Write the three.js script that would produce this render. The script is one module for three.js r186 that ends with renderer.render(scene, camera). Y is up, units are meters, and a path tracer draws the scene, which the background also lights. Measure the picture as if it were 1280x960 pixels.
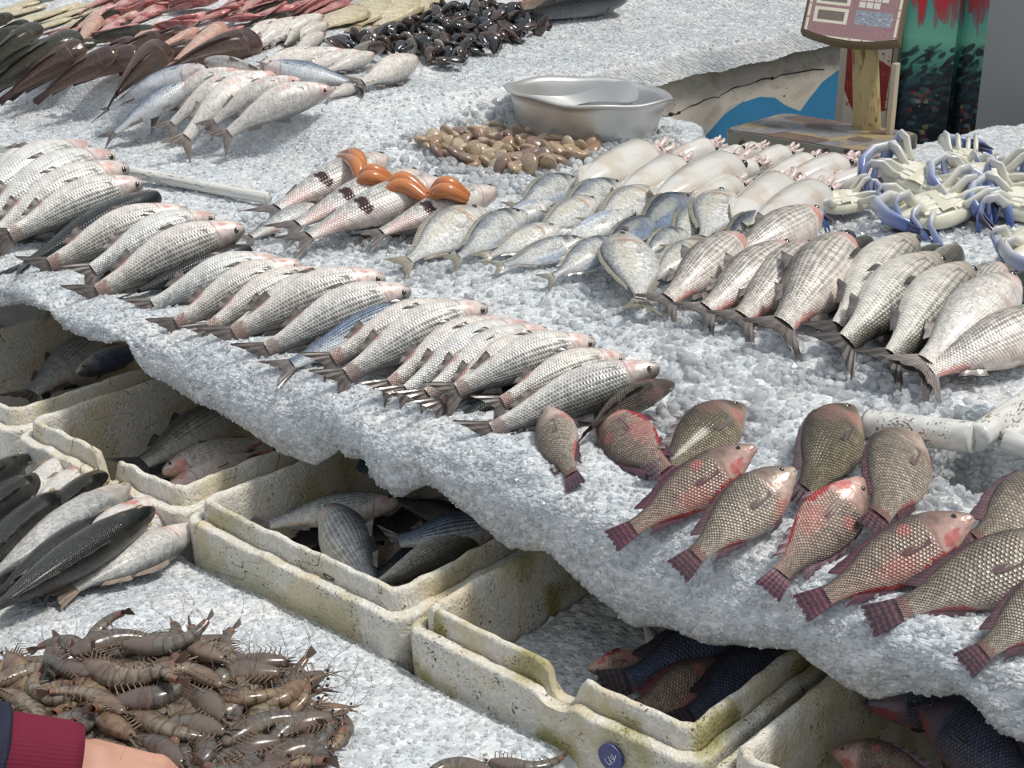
import * as THREE from 'three';
import { mergeGeometries } from 'three/addons/utils/BufferGeometryUtils.js';
import { MarchingCubes } from 'three/addons/objects/MarchingCubes.js';
import { RoundedBoxGeometry } from 'three/addons/geometries/RoundedBoxGeometry.js';

// ---------------------------------------------------------------- camera, sky, sun, exposure
const scene = new THREE.Scene();
const FPX = 1850, PITCH = 21.5 * Math.PI / 180, EYE = new THREE.Vector3(0, 1.55, 0);
const FH = new THREE.Vector3(-0.664, 0, -0.748).normalize(), RIGHT = new THREE.Vector3(-FH.z, 0, FH.x), UP = new THREE.Vector3(0, 1, 0);
const FWD = FH.clone().multiplyScalar(Math.cos(PITCH)).addScaledVector(UP, -Math.sin(PITCH));
const CUP = FH.clone().multiplyScalar(Math.sin(PITCH)).addScaledVector(UP, Math.cos(PITCH));
const camera = new THREE.PerspectiveCamera(2 * Math.atan(480 / FPX) * 180 / Math.PI, 1280 / 960, 0.05, 60);
camera.position.copy(EYE); camera.lookAt(EYE.clone().add(FWD)); camera.updateMatrixWorld();
const renderer = new THREE.WebGLRenderer({ antialias: true });
renderer.toneMapping = THREE.LinearToneMapping; renderer.toneMappingExposure = 1.05;
renderer.shadowMap.enabled = true;
{ // bright hazy sky, a little stronger overhead
  const W = 64, H = 32, d = new Float32Array(W * H * 4);
  for (let j = 0; j < H; j++) for (let i = 0; i < W; i++) {
    const e = ((j + 0.5) / H - 0.5) * Math.PI, s = Math.max(0, Math.sin(e)), k = e < 0 ? 0.25 : 0.55 + 0.45 * s;
    d.set([0.93 * k, 0.99 * k, 1.08 * k, 1], (j * W + i) * 4);
  }
  const t = new THREE.DataTexture(d, W, H, THREE.RGBAFormat, THREE.FloatType);
  t.mapping = THREE.EquirectangularReflectionMapping; t.magFilter = THREE.LinearFilter; t.needsUpdate = true;
  scene.background = t; scene.environment = t; scene.backgroundIntensity = 0.66; scene.environmentIntensity = 0.66;
}
const sun = new THREE.DirectionalLight(new THREE.Color(1.0, 0.95, 0.87), 2.5);
sun.position.set(-1.3 + 0.95, 0.7 + 2.5, -1.7 - 0.75); sun.target.position.set(-1.3, 0.7, -1.7); sun.castShadow = true; sun.shadow.radius = 20;
sun.shadow.mapSize.set(4096, 4096); Object.assign(sun.shadow.camera, { left: -3.5, right: 3.5, top: 3.5, bottom: -3.5, near: 0.1, far: 8 });
sun.name = 'sun'; scene.add(sun, sun.target);

// ---------------------------------------------------------------- helpers
const V = (x, y, z) => new THREE.Vector3(x, y, z), lerp = (a, b, t) => a + (b - a) * t, clamp = (x, a = 0, b = 1) => Math.min(b, Math.max(a, x));
const ss = (a, b, x) => { const t = clamp((x - a) / (b - a)); return t * t * (3 - 2 * t); };
let seedN = 7; const rnd = () => { seedN = (seedN + 0x6d2b79f5) | 0; let t = Math.imul(seedN ^ (seedN >>> 15), 1 | seedN); t = (t + Math.imul(t ^ (t >>> 7), 61 | t)) ^ t; return ((t ^ (t >>> 14)) >>> 0) / 4294967296; };
const rr = (a, b) => a + (b - a) * rnd();
const hash = (x, y, s = 0) => { let h = (Math.imul(x | 0, 374761393) + Math.imul(y | 0, 668265263) + Math.imul(s | 0, 974634777)) | 0; h = Math.imul(h ^ (h >>> 13), 1274126177); return ((h ^ (h >>> 16)) >>> 0) / 4294967296; };
const vnoise = (x, y, s = 0) => { const ix = Math.floor(x), iy = Math.floor(y), fx = x - ix, fy = y - iy, u = fx * fx * (3 - 2 * fx), v = fy * fy * (3 - 2 * fy);
  return lerp(lerp(hash(ix, iy, s), hash(ix + 1, iy, s), u), lerp(hash(ix, iy + 1, s), hash(ix + 1, iy + 1, s), u), v); };
const fbm = (x, y, o = 4, s = 0) => { let r = 0, a = 0.5, t = 0; for (let i = 0; i < o; i++) { r += a * vnoise(x, y, s + i); t += a; x *= 2.03; y *= 2.03; a *= 0.5; } return r / t; };
const tnoise = (x, y, p, s = 0) => { const ix = Math.floor(x), iy = Math.floor(y), fx = x - ix, fy = y - iy, u = fx * fx * (3 - 2 * fx), v = fy * fy * (3 - 2 * fy), w = (k) => ((k % p) + p) % p;
  return lerp(lerp(hash(w(ix), w(iy), s), hash(w(ix + 1), w(iy), s), u), lerp(hash(w(ix), w(iy + 1), s), hash(w(ix + 1), w(iy + 1), s), u), v); };
function worley(x, y, s = 0, p = 0) { // nearest and second distance, id of the nearest
  const ix = Math.floor(x), iy = Math.floor(y); let a = 9, b = 9, id = 0;
  for (let j = -1; j < 2; j++) for (let i = -1; i < 2; i++) {
    const cx = ix + i, cy = iy + j, wx = p ? ((cx % p) + p) % p : cx, wy = p ? ((cy % p) + p) % p : cy;
    const dx = cx + hash(wx, wy, s) - x, dy = cy + hash(wx, wy, s + 9) - y, d = Math.sqrt(dx * dx + dy * dy);
    if (d < a) { b = a; a = d; id = hash(wx, wy, s + 5); } else if (d < b) b = d;
  }
  return [a, b, id];
}
const rayDir = (px, py) => FWD.clone().addScaledVector(RIGHT, (px - 640) / FPX).addScaledVector(CUP, -(py - 480) / FPX);
const onY = (px, py, y) => { const d = rayDir(px, py); return EYE.clone().addScaledVector(d, (y - EYE.y) / d.y); };
const onX = (px, py, x) => { const d = rayDir(px, py); return EYE.clone().addScaledVector(d, x / d.x); };
const onZ = (px, py, z) => { const d = rayDir(px, py); return EYE.clone().addScaledVector(d, z / d.z); };
function onField(px, py, H, lift = 0) { const d = rayDir(px, py), p = V(); for (let t = 0.9; t < 7; t += 0.004) { p.copy(EYE).addScaledVector(d, t); if (p.y <= H(p.x, p.z) + lift) return p; } return p; }

const taken = {};
const numbered = (n) => { const k = taken[n] = (taken[n] ?? -1) + 1; return k ? n + '_' + String(k).padStart(3, '0') : n; };
function shade(m) { m.castShadow = true; m.receiveShadow = true; return m; }
function tag(o, label, category, group, kind) { o.userData.label = label; o.userData.category = category; if (group) o.userData.group = group; if (kind) o.userData.kind = kind; return o; }
function thing(name, label, category, group) { const g = new THREE.Group(); g.name = numbered(name); scene.add(g); return tag(g, label, category, group); }
function part(parent, name, geo, mat, label) { const m = shade(new THREE.Mesh(geo, mat)); m.name = name; if (label) m.userData.label = label; parent.add(m); return m; }
function solid(name, geo, mat, label, category, group, kind) { const m = shade(new THREE.Mesh(geo, mat)); m.name = numbered(name); scene.add(m); return tag(m, label, category, group, kind); }
function structure(name, geo, mat, label, category) { const m = shade(new THREE.Mesh(geo, mat)); m.name = name; scene.add(m); return tag(m, label, category, null, 'structure'); }
// a grid of (nu+1) x (nv+1) points; closeV averages the normals of the seam
function grid(nu, nv, fn, closeV = false, uvf) {
  const n = (nu + 1) * (nv + 1), pos = new Float32Array(n * 3), uv = new Float32Array(n * 2), idx = []; let k = 0;
  for (let i = 0; i <= nu; i++) for (let j = 0; j <= nv; j++, k++) {
    const p = fn(i / nu, j / nv, i, j); pos[k * 3] = p[0]; pos[k * 3 + 1] = p[1]; pos[k * 3 + 2] = p[2];
    const q = uvf ? uvf(p, i / nu, j / nv) : [i / nu, j / nv]; uv[k * 2] = q[0]; uv[k * 2 + 1] = q[1];
    if (i < nu && j < nv) { const a = k, b = k + nv + 1; idx.push(a, b, a + 1, b, b + 1, a + 1); }
  }
  const g = new THREE.BufferGeometry(); g.setAttribute('position', new THREE.BufferAttribute(pos, 3)); g.setAttribute('uv', new THREE.BufferAttribute(uv, 2)); g.setIndex(idx);
  return finish(g, closeV ? [nu, nv] : null);
}
function finish(g, seam) {
  g.computeVertexNormals();
  if (seam) { const [nu, nv] = seam, N = g.attributes.normal; for (let i = 0; i <= nu; i++) { const a = i * (nv + 1), b = a + nv, v = V(N.getX(a) + N.getX(b), N.getY(a) + N.getY(b), N.getZ(a) + N.getZ(b)).normalize(); N.setXYZ(a, v.x, v.y, v.z); N.setXYZ(b, v.x, v.y, v.z); } g.userData.seam = seam; }
  return g;
}
// tube along points with radii, round ends; flat squashes it along the second axis
function tube(pts, radii, seg = 8, flat = 1, side0) {
  pts = pts.map((p) => p.isVector3 ? p : V(...p));
  const n = pts.length, T = pts.map((p, i) => pts[Math.min(n - 1, i + 1)].clone().sub(pts[Math.max(0, i - 1)]).normalize());
  let side = side0 ? V(...side0) : Math.abs(T[0].y) < 0.9 ? V(0, 1, 0) : V(1, 0, 0);
  const fr = T.map((t) => { side = side.clone().addScaledVector(t, -side.dot(t)).normalize(); return [side, V().crossVectors(t, side)]; });
  return grid(n + 1, seg, (u, v, i, j) => {
    const k = clamp(i - 1, 0, n - 1), end = i === 0 || i === n + 1, r = end ? 0 : (radii.length ? radii[k] : radii), a = v * Math.PI * 2, [A, B] = fr[k];
    const p = pts[k].clone().addScaledVector(A, Math.cos(a) * r).addScaledVector(B, Math.sin(a) * r * flat); return [p.x, p.y, p.z];
  }, true);
}
const curve = (pts, n) => new THREE.CatmullRomCurve3(pts.map((p) => p.isVector3 ? p : V(...p))).getPoints(n);
const boxG = (w, h, d, x = 0, y = 0, z = 0, r = 0) => (r ? new RoundedBoxGeometry(w, h, d, 2, r) : new THREE.BoxGeometry(w, h, d)).translate(x, y, z);
function flatten(gs) { return mergeGeometries(gs.map((g) => { const h = g.index ? g.toNonIndexed() : g; for (const k of Object.keys(h.attributes)) if (!['position', 'normal', 'uv', 'color'].includes(k)) h.deleteAttribute(k); return h; })); }
function paint(g, fn) { const P = g.attributes.position, U = g.attributes.uv, c = new Float32Array(P.count * 3); for (let i = 0; i < P.count; i++) { const q = fn(P.getX(i), P.getY(i), P.getZ(i), U ? U.getX(i) : 0, U ? U.getY(i) : 0); c.set(q, i * 3); } g.setAttribute('color', new THREE.BufferAttribute(c, 3)); return g; }
const lin = (r, g, b) => { const c = new THREE.Color().setRGB(r / 255, g / 255, b / 255, THREE.SRGBColorSpace); return [c.r, c.g, c.b]; };
const mix3 = (a, b, t) => [lerp(a[0], b[0], t), lerp(a[1], b[1], t), lerp(a[2], b[2], t)];
function dataTex(W, H, fn, srgb = true) {
  const d = new Uint8Array(W * H * 4);
  for (let j = 0; j < H; j++) for (let i = 0; i < W; i++) { const c = fn((i + 0.5) / W, (j + 0.5) / H, i, j), o = (j * W + i) * 4; if (c.length) { d[o] = clamp(c[0], 0, 255); d[o + 1] = clamp(c[1], 0, 255); d[o + 2] = clamp(c[2], 0, 255); } else d[o] = d[o + 1] = d[o + 2] = clamp(c, 0, 255); d[o + 3] = 255; }
  const t = new THREE.DataTexture(d, W, H); t.magFilter = THREE.LinearFilter; t.wrapS = t.wrapT = THREE.RepeatWrapping; if (srgb) t.colorSpace = THREE.SRGBColorSpace; t.needsUpdate = true; return t;
}
const phys = (o) => new THREE.MeshPhysicalMaterial({ side: THREE.DoubleSide, ...o });

// ---------------------------------------------------------------- the ice, as height fields
const WALLX = -2.24;
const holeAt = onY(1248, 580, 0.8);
function bedH(x, z) {
  const back = lerp(-2.76, -2.6, ss(-1.9, -1.75, x)) - 0.7 * ss(-1.5, -1.32, x);
  let y = 0.79 - 0.25 * ss(back, back - 0.09, z) + 0.045 * ss(-1.3, -1.75, z) + 0.02 * ss(-1.76, -1.9, z) + 0.02 * ss(-1.95, -2.6, z);
  y += 0.085 * ss(lerp(-1.95, -2.13, ss(-2.1, -2.25, z)), -2.25, x) * ss(-1.9, -2.06, z) * (1 - ss(-2.6, -2.75, z));
  const hx = x - holeAt.x, hz = z - holeAt.z;
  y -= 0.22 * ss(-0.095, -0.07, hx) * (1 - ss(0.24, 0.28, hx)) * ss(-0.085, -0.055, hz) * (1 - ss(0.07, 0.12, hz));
  if (z > -1.31) { const q = clamp((z + 1.31) / 0.085); y -= 0.15 * (1 - Math.sqrt(1 - q * q)); }
  if (z > -1.225) y -= 3 * (z + 1.225);
  return y;
}
function bankH(x, z) {
  const a1 = -1.87 - z, a2 = WALLX + 0.01 - x, h = Math.max(0.14 - Math.abs(a1 - a2), 0) / 0.14, a = Math.min(a1, a2) - h * h * 0.14 * 0.25;
  const e = lerp(0.80, 0.945, ss(-2.3, -2.65, z));
  let y = e + (0.955 - e) * ss(-0.01, 0.15, a) + 0.10 * ss(0.1, 0.8, a);
  if (a < 0) y += a * 3;
  return y;
}
const upperH = (x, z) => Math.max(bedH(x, z), bankH(x, z));
function lowerH(x, z) { // the bed in front of the foam boxes
  let y = 0.545 + 0.02 * ss(-1.05, -0.8, z) + 0.02 * Math.exp(-(((x + 1.25) / 0.22) ** 2) - ((z + 0.9) / 0.18) ** 2);
  y -= 0.06 * ss(-0.93, -0.84, x + 0.25 * (z + 1.0)) ;
  return y;
}
const ledgeBottom = [[-40, 378], [75, 388], [95, 418], [125, 428], [180, 425], [200, 470], [245, 498], [300, 525], [325, 548], [352, 574], [395, 582], [425, 566], [468, 580], [476, 610], [505, 622], [540, 602], [572, 625], [602, 662], [640, 690], [700, 694], [752, 742], [800, 780], [850, 790], [930, 800], [1000, 812], [1050, 842], [1092, 868], [1150, 862], [1200, 874], [1290, 925]].map(([x, y]) => { const p = onZ(x, y, -1.25); return [p.x, p.y]; }).sort((a, b) => a[0] - b[0]);
const bottomY = (x) => { const t = ledgeBottom; if (x <= t[0][0]) return t[0][1]; for (let i = 1; i < t.length; i++) if (x < t[i][0]) return lerp(t[i - 1][1], t[i][1], (x - t[i - 1][0]) / (t[i][0] - t[i - 1][0])); return t[t.length - 1][1]; };
// calm: 0 crushed lumps, 1 packed smooth
const rough = (x, z, k = 1, calm = 0) => { const w = worley(x * 62, z * 62, 3), f = worley(x * 150 + 7, z * 150, 11); return k * (0.022 * (fbm(x * 9, z * 9, 3, 40) - 0.5) + (1 - 0.8 * calm) * (0.008 * (0.5 - w[0]) * (0.2 + w[2]) + 0.004 * (0.5 - f[0]) * (0.2 + f[2]))); };

const iceCells = (u, v) => [worley(u * 56, v * 56, 1, 56), worley(u * 120, v * 120, 2, 120)];
const iceBump = dataTex(768, 768, (u, v) => { const [a, b] = iceCells(u, v); return 255 * clamp(0.2 + 0.5 * (a[2] * 0.5 + (1 - a[0]) * 0.5 - 0.15) + 0.45 * (b[2] - 0.4) * (1 - b[0])); }, false);
const iceColor = dataTex(768, 768, (u, v) => { const [a, b] = iceCells(u, v), n = tnoise(u * 7, v * 7, 7, 4) * 0.55 + tnoise(u * 19, v * 19, 19, 5) * 0.45, w = ss(0.3, 0.75, n); let g = lerp(0.845, 0.875, w) + 0.10 * (a[2] - 0.5) + 0.11 * (b[2] - 0.5); if (b[2] > 0.9 && b[0] < 0.4) g = 0.97; const d = hash(u * 768 | 0, v * 768 | 0, 77) > 0.99985 ? 0.5 : 1; return mix3([243, 250, 255], [252, 254, 254], w).map((c) => c * g * d); });
const iceRough = dataTex(256, 256, (u, v) => { const a = worley(u * 56, v * 56, 1, 56); return 255 * (0.08 + 0.4 * a[2]); }, false);
const ICE = phys({ map: iceColor, bumpMap: iceBump, bumpScale: 0.0042, roughnessMap: iceRough, roughness: 1, clearcoat: 0.35, clearcoatRoughness: 0.06, ior: 1.31 });
const iceUV = (p) => [(p[0] - p[1] * 0.6) / 0.55, (p[2] - p[1] * 1.3) / 0.55];
const NUGGET = phys({ color: new THREE.Color().setRGB(0.97, 0.985, 1.0), transmission: 0.7, thickness: 0.01, roughness: 0.06, ior: 1.31 });
function iceNuggets(name, label, spots, shard) { // crushed lumps lying loose on the bed
  const g = new THREE.IcosahedronGeometry(1, shard ? 0 : 1); const P = g.attributes.position; for (let i = 0; i < P.count; i++) { const x = P.getX(i), y = P.getY(i), z = P.getZ(i), k = 1 + (shard ? 0.9 : 0.4) * (fbm(x * 1.7 + 5, y * 1.7 + z * 2.3, 2, 8) - 0.5); P.setXYZ(i, x * k, y * k, z * k); } g.computeVertexNormals();
  if (!shard) { const N = g.attributes.normal; for (let i = 0; i < P.count; i++) { const v = V(P.getX(i), P.getY(i), P.getZ(i)).normalize(); N.setXYZ(i, v.x, v.y, v.z); } }
  const m = new THREE.InstancedMesh(g, NUGGET, spots.length), M = new THREE.Matrix4(), q = new THREE.Quaternion(), e = new THREE.Euler();
  spots.forEach(([x, y, z, s], i) => { e.set(rr(0, 6), rr(0, 6), rr(0, 6)); q.setFromEuler(e); M.compose(V(x, y, z), q, V(s * rr(0.8, 1.3), s * rr(0.55, 0.9), s * rr(0.8, 1.2))); m.setMatrixAt(i, M); });
  m.name = name; shade(m); scene.add(m); tag(m, label, 'ice', null, 'stuff');
}
// ---------------------------------------------------------------- ice meshes and the masonry that carries them
const bedTop = (x, z) => bedH(x, z) + rough(x, z, 1, 0.5 * ss(-1.45, -1.33, z)), bankTop = (x, z) => bankH(x, z) + rough(x, z, 0.9, lerp(0.95, 0.35, ss(-2.1, -2.5, z))), lowTop = (x, z) => lowerH(x, z) + rough(x, z, 0.9, 0.45) - 0.01 * ss(-1.08, -1.1, z);
function ledge(x, deg) { // the bulging front of the upper bed, from its top edge (0) to its underside (130)
  const zf = -1.31, top = bedH(x, zf), bot = bottomY(x) + 0.012 * (fbm(x * 30, 3, 3) - 0.5), hF = (top - bot) / 1.64, th = deg * Math.PI / 180;
  const w = rough(x, zf + th * 0.11, 1, 0.5 + 0.25 * ss(0.2, 0.8, th)) + 0.016 * (fbm(x * 14, th * 1.6, 3, 60) - 0.5) * ss(0, 0.5, th), bulge = 0.085 + 0.02 * (fbm(x * 4, 1, 2, 21) - 0.5);
  return [x, top - hF * (1 - Math.cos(th)) + w * Math.cos(th), zf + bulge * Math.sin(th) + w * Math.sin(th)];
}
{
  const nx = 640, J1 = 300, J2 = 46, J3 = 8, x0 = -3.6, x1 = 0.1;
  const g = grid(nx, J1 + J2 + J3, (u, v, i, j) => {
    const x = lerp(x0, x1, u), zf = -1.31;
    if (j <= J1) { const z = lerp(-3.25, zf, j / J1); return [x, bedTop(x, z), z]; }
    const p = ledge(x, clamp((j - J1) / J2) * 130);
    if (j > J1 + J2) { const q = (j - J1 - J2) / J3; p[2] -= q * 0.3; p[1] += 0.05 * q * (1 - q) + 0.008 * q; }
    return p;
  }, false, iceUV);
  solid('ice_bed', g, ICE, 'crushed white ice heaped into the long upper bed with an overhanging ledge', 'ice', null, 'stuff');
  const b = grid(300, 340, (u, v) => { const x = lerp(-4.7, WALLX + 0.03, u), z = lerp(-4.9, -1.84, v); return [x, bankTop(x, z), z]; }, false, iceUV);
  solid('ice_bank', b, ICE, 'smooth packed ice bank sloping up behind the white rail to catfish and mussels', 'ice', null, 'stuff');
  const l = grid(400, 190, (u, v) => { const x = lerp(-2.75, -0.62, u), z = lerp(-1.103, -0.25, v); return [x, lowTop(x, z), z]; }, false, iceUV);
  solid('ice_bed_front', l, ICE, 'fine crushed ice in the low bed under shrimps and sea bass', 'ice', null, 'stuff');
}
{ // loose lumps and shards where the photograph shows them
  let at = []; const put = (px, py, s, H = upperH) => { const p = onField(px, py, H, 0.001); at.push([p.x, p.y + s * 0.35, p.z, s]); };
  const zone = (n, x0, x1, y0, y1, s0, s1, ok = () => true, H) => { for (let i = 0; i < n; i++) { const x = rr(x0, x1), y = rr(y0, y1); if (ok(x, y)) put(x, y, rr(s0, s1), H); } };
  zone(560, 430, 660, 95, 245, 0.006, 0.012, (x, y) => y > 205 - (x - 430) * 0.42);
  zone(260, 730, 850, 160, 200, 0.006, 0.011); zone(300, 540, 760, 200, 245, 0.006, 0.011, (x, y) => y < 262 - (x - 540) * 0.18);
  zone(90, 830, 1010, 430, 570, 0.006, 0.012); zone(60, 1120, 1240, 540, 620, 0.006, 0.010);
  iceNuggets('ice_lumps', 'loose rounded ice lumps scattered over the upper beds', at, false); at = [];
  zone(700, 820, 1200, 400, 580, 0.004, 0.011); zone(800, 480, 900, 320, 480, 0.004, 0.009, (x, y) => y < 345 + (x - 480) * 0.30);
  zone(420, 300, 560, 260, 360, 0.004, 0.008); zone(260, 1020, 1280, 280, 330, 0.004, 0.008); zone(220, 560, 900, 30, 110, 0.004, 0.007, (x, y) => y < 130 - (x - 560) * 0.3 && y > 70 - (x - 560) * 0.2); zone(160, 1150, 1240, 560, 640, 0.004, 0.009);
  const grain = (x, y, z, s) => at.push([x, y + s * 0.15, z, s]);
  for (let i = 0; i < 16000; i++) { const x = rr(-3.3, 0), z = rr(-2.55, -1.3); grain(x, bedTop(x, z), z, rr(0.002, 0.0055)); }
  for (let i = 0; i < 9000; i++) { const p = ledge(rr(-3.2, 0), rr(0, 125)); grain(p[0], p[1], p[2], rr(0.0015, 0.004)); }
  for (let i = 0; i < 13000; i++) { const x = rr(-2.4, -0.65), z = rr(-1.1, -0.4); grain(x, lowTop(x, z), z, rr(0.0015, 0.0038)); }
  for (let i = 0; i < 9000; i++) { const z = rr(-4.2, -1.87), x = z > -2.2 ? rr(-3.6, WALLX) : rr(-2.75, WALLX + 0.01), y = bankTop(x, z); if (y > bedH(x, z)) grain(x, y, z, rr(0.0015, 0.0045) * (z > -2.2 ? 0.6 : 1)); }
  iceNuggets('ice_shards', 'small broken ice shards strewn over the beds', at, true);
}
const concrete = dataTex(512, 512, (u, v) => { const n = tnoise(u * 8, v * 8, 8, 1) * 0.5 + tnoise(u * 32, v * 32, 32, 2) * 0.3 + tnoise(u * 128, v * 128, 128, 3) * 0.2, s = hash(u * 256 | 0, v * 256 | 0, 5) > 0.995 ? 0.6 : 1, g = (0.62 + 0.3 * n) * s; return [g * 205, g * 200, g * 192]; });
const CONC = phys({ map: concrete, bumpMap: concrete, bumpScale: 0.003, roughness: 0.85 });
const GREY = phys({ map: concrete, color: 0xc9cccf, roughness: 0.9 });
const DARKWOOD = phys({ color: 0x1d1a18, roughness: 0.7 });
structure('floor', boxG(9, 0.1, 8, -1.6, -0.05, -2.6), phys({ map: concrete, color: 0x6d6a66, roughness: 0.8 }), 'wet grey concrete floor under the stall', 'floor');
structure('trim_1', flatten([boxG(2.1, 0.49, 0.86, -1.67, 0.245, -0.68), boxG(3.7, 0.4, 0.7, -1.75, 0.2, -1.45)]), CONC, 'grey concrete plinth carrying foam boxes and the low ice bed', 'plinth');
structure('trim_2', boxG(3.55, 0.72, 1.5, -1.78, 0.36, -2.42), CONC, 'grey concrete counter under the upper ice bed', 'counter');
structure('trim_3', boxG(2.3, 0.78, 2.9, -3.45, 0.39, -3.33), CONC, 'grey concrete base under the packed ice bank', 'counter');
structure('wall_back', boxG(9, 3.0, 0.1, -1.6, 1.5, -5.05), GREY, 'dark grey wall behind the market stall', 'wall');
{ // painted trough side with blue wave and cracks
  const c = document.createElement('canvas'); c.width = 1024; c.height = 256; const k = c.getContext('2d');
  const z0 = -4.9, z1 = -2.3, y0 = 0.55, y1 = 0.925, S = (px, py) => { const p = onX(px, py, WALLX); return [(z1 - p.z) / (z1 - z0) * 1024, (y1 - p.y) / (y1 - y0) * 256]; };
  k.fillStyle = '#ddd6c8'; k.fillRect(0, 0, 1024, 256);
  for (let i = 0; i < 500; i++) { k.fillStyle = `rgba(${110 + rnd() * 60},${100 + rnd() * 55},${85 + rnd() * 50},${0.05 + rnd() * 0.12})`; k.beginPath(); k.ellipse(rnd() * 1024, rnd() * 256, 2 + rnd() * 22, 2 + rnd() * 9, rnd() * 3, 0, 7); k.fill(); }
  k.fillStyle = '#3f8fc2'; k.beginPath(); const wave = [[815, 168], [830, 163], [850, 163], [866, 168], [878, 174], [890, 160], [905, 143], [925, 129], [950, 121], [968, 122], [982, 132], [1000, 139], [1012, 122], [1028, 102], [1048, 87], [1070, 78], [1090, 80]];
  wave.forEach(([x, y], i) => { const [a, b] = S(x, y); i ? k.lineTo(a, b) : k.moveTo(a, b); }); const e = S(1090, 260), f = S(815, 260); k.lineTo(e[0], 256); k.lineTo(f[0], 256); k.fill();
  k.strokeStyle = '#2a2623'; const crack = [[823, 148], [838, 143], [848, 141], [862, 133], [880, 125], [898, 122], [908, 115], [925, 108], [945, 102], [962, 98], [975, 94], [1000, 90], [1030, 87]];
  for (let i = 1; i < crack.length; i++) { const a = S(...crack[i - 1]), b = S(...crack[i]); k.lineWidth = 1 + rnd() * 2.2; k.beginPath(); k.moveTo(...a); k.lineTo((a[0] + b[0]) / 2 + rr(-3, 3), (a[1] + b[1]) / 2 + rr(-3, 3)); k.lineTo(...b); k.stroke(); }
  k.fillStyle = '#2f2a25'; for (const [x, y, r] of [[838, 143, 5], [848, 141, 3.5], [965, 98, 4], [980, 120, 2], [972, 62, 2]]) { const a = S(x, y); k.beginPath(); k.ellipse(a[0], a[1], r, r * 0.7, 0.4, 0, 7); k.fill(); }
  for (let i = 0; i < 260; i++) { k.fillStyle = `rgba(50,40,30,${0.3 + rnd() * 0.4})`; k.fillRect(rnd() * 1024, rnd() * 256, 1 + rnd() * 2, 1 + rnd() * 2); }
  const t = new THREE.CanvasTexture(c); t.colorSpace = THREE.SRGBColorSpace;
  const g = grid(60, 12, (u, v) => { const z = lerp(z1, z0, u), y = lerp(y0, y1, v); return [WALLX + 0.002 * fbm(z * 20, y * 20, 3), y + (v === 1 ? 0.006 * (fbm(z * 14, 2, 3) - 0.5) : 0), z]; });
  const w = structure('wall_left', flatten([boxG(0.07, 0.355, 2.6, WALLX - 0.037, 0.7275, -3.6)]), CONC, 'white painted trough side with cracks and a blue wave along its foot', 'wall');
  part(w, 'painted_face', g, phys({ map: t, roughness: 0.7 }));
}
// ---------------------------------------------------------------- foam boxes
const foamTex = (moss, s) => dataTex(640, 640, (u, v) => {
  const w = worley(u * 110, v * 110, s, 110), n = tnoise(u * 6, v * 6, 6, s) * 0.5 + tnoise(u * 14, v * 14, 14, s + 1) * 0.3 + tnoise(u * 40, v * 40, 40, s + 2) * 0.2, sp = tnoise(u * 230, v * 230, 230, s + 3), big = tnoise(u * 9, v * 9, 9, s + 6);
  let c = [224, 220, 210]; const ed = 1 - 0.10 * ss(0.12, 0.0, w[1] - w[0]); c = c.map((x) => x * ed * (0.94 + 0.1 * w[2]));
  c = mix3(c, [206, 190, 152], 0.6 * ss(0.42, 0.7, n));
  if (moss) c = mix3(c, [128, 122, 58], moss * ss(0.45, 0.72, big * 0.6 + n * 0.4) * (0.5 + 0.5 * sp));
  const spot = ss(0.80 - 0.05 * moss, 0.9, sp * 0.75 + 0.25 * tnoise(u * 25, v * 25, 25, s + 8)); c = mix3(c, [62, 54, 42], spot * 0.75);
  const cr = Math.abs(tnoise(u * 11, v * 24, 1024, s + 12) - 0.5); if (cr < 0.006 && big > 0.62) c = mix3(c, [58, 50, 40], 0.7);
  return c;
});
const foamBump = dataTex(512, 512, (u, v) => { const w = worley(u * 110, v * 110, 2, 110); return 255 * clamp(0.9 - w[0] * 0.8 - (tnoise(u * 60, v * 60, 60, 4) > 0.75 ? 0.3 : 0)); }, false);
const FOAM = [0, 0.35, 0.9].map((m, i) => phys({ map: foamTex(m, 3 + i * 20), bumpMap: foamBump, bumpScale: 0.0013, roughness: 0.8 }));
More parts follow.
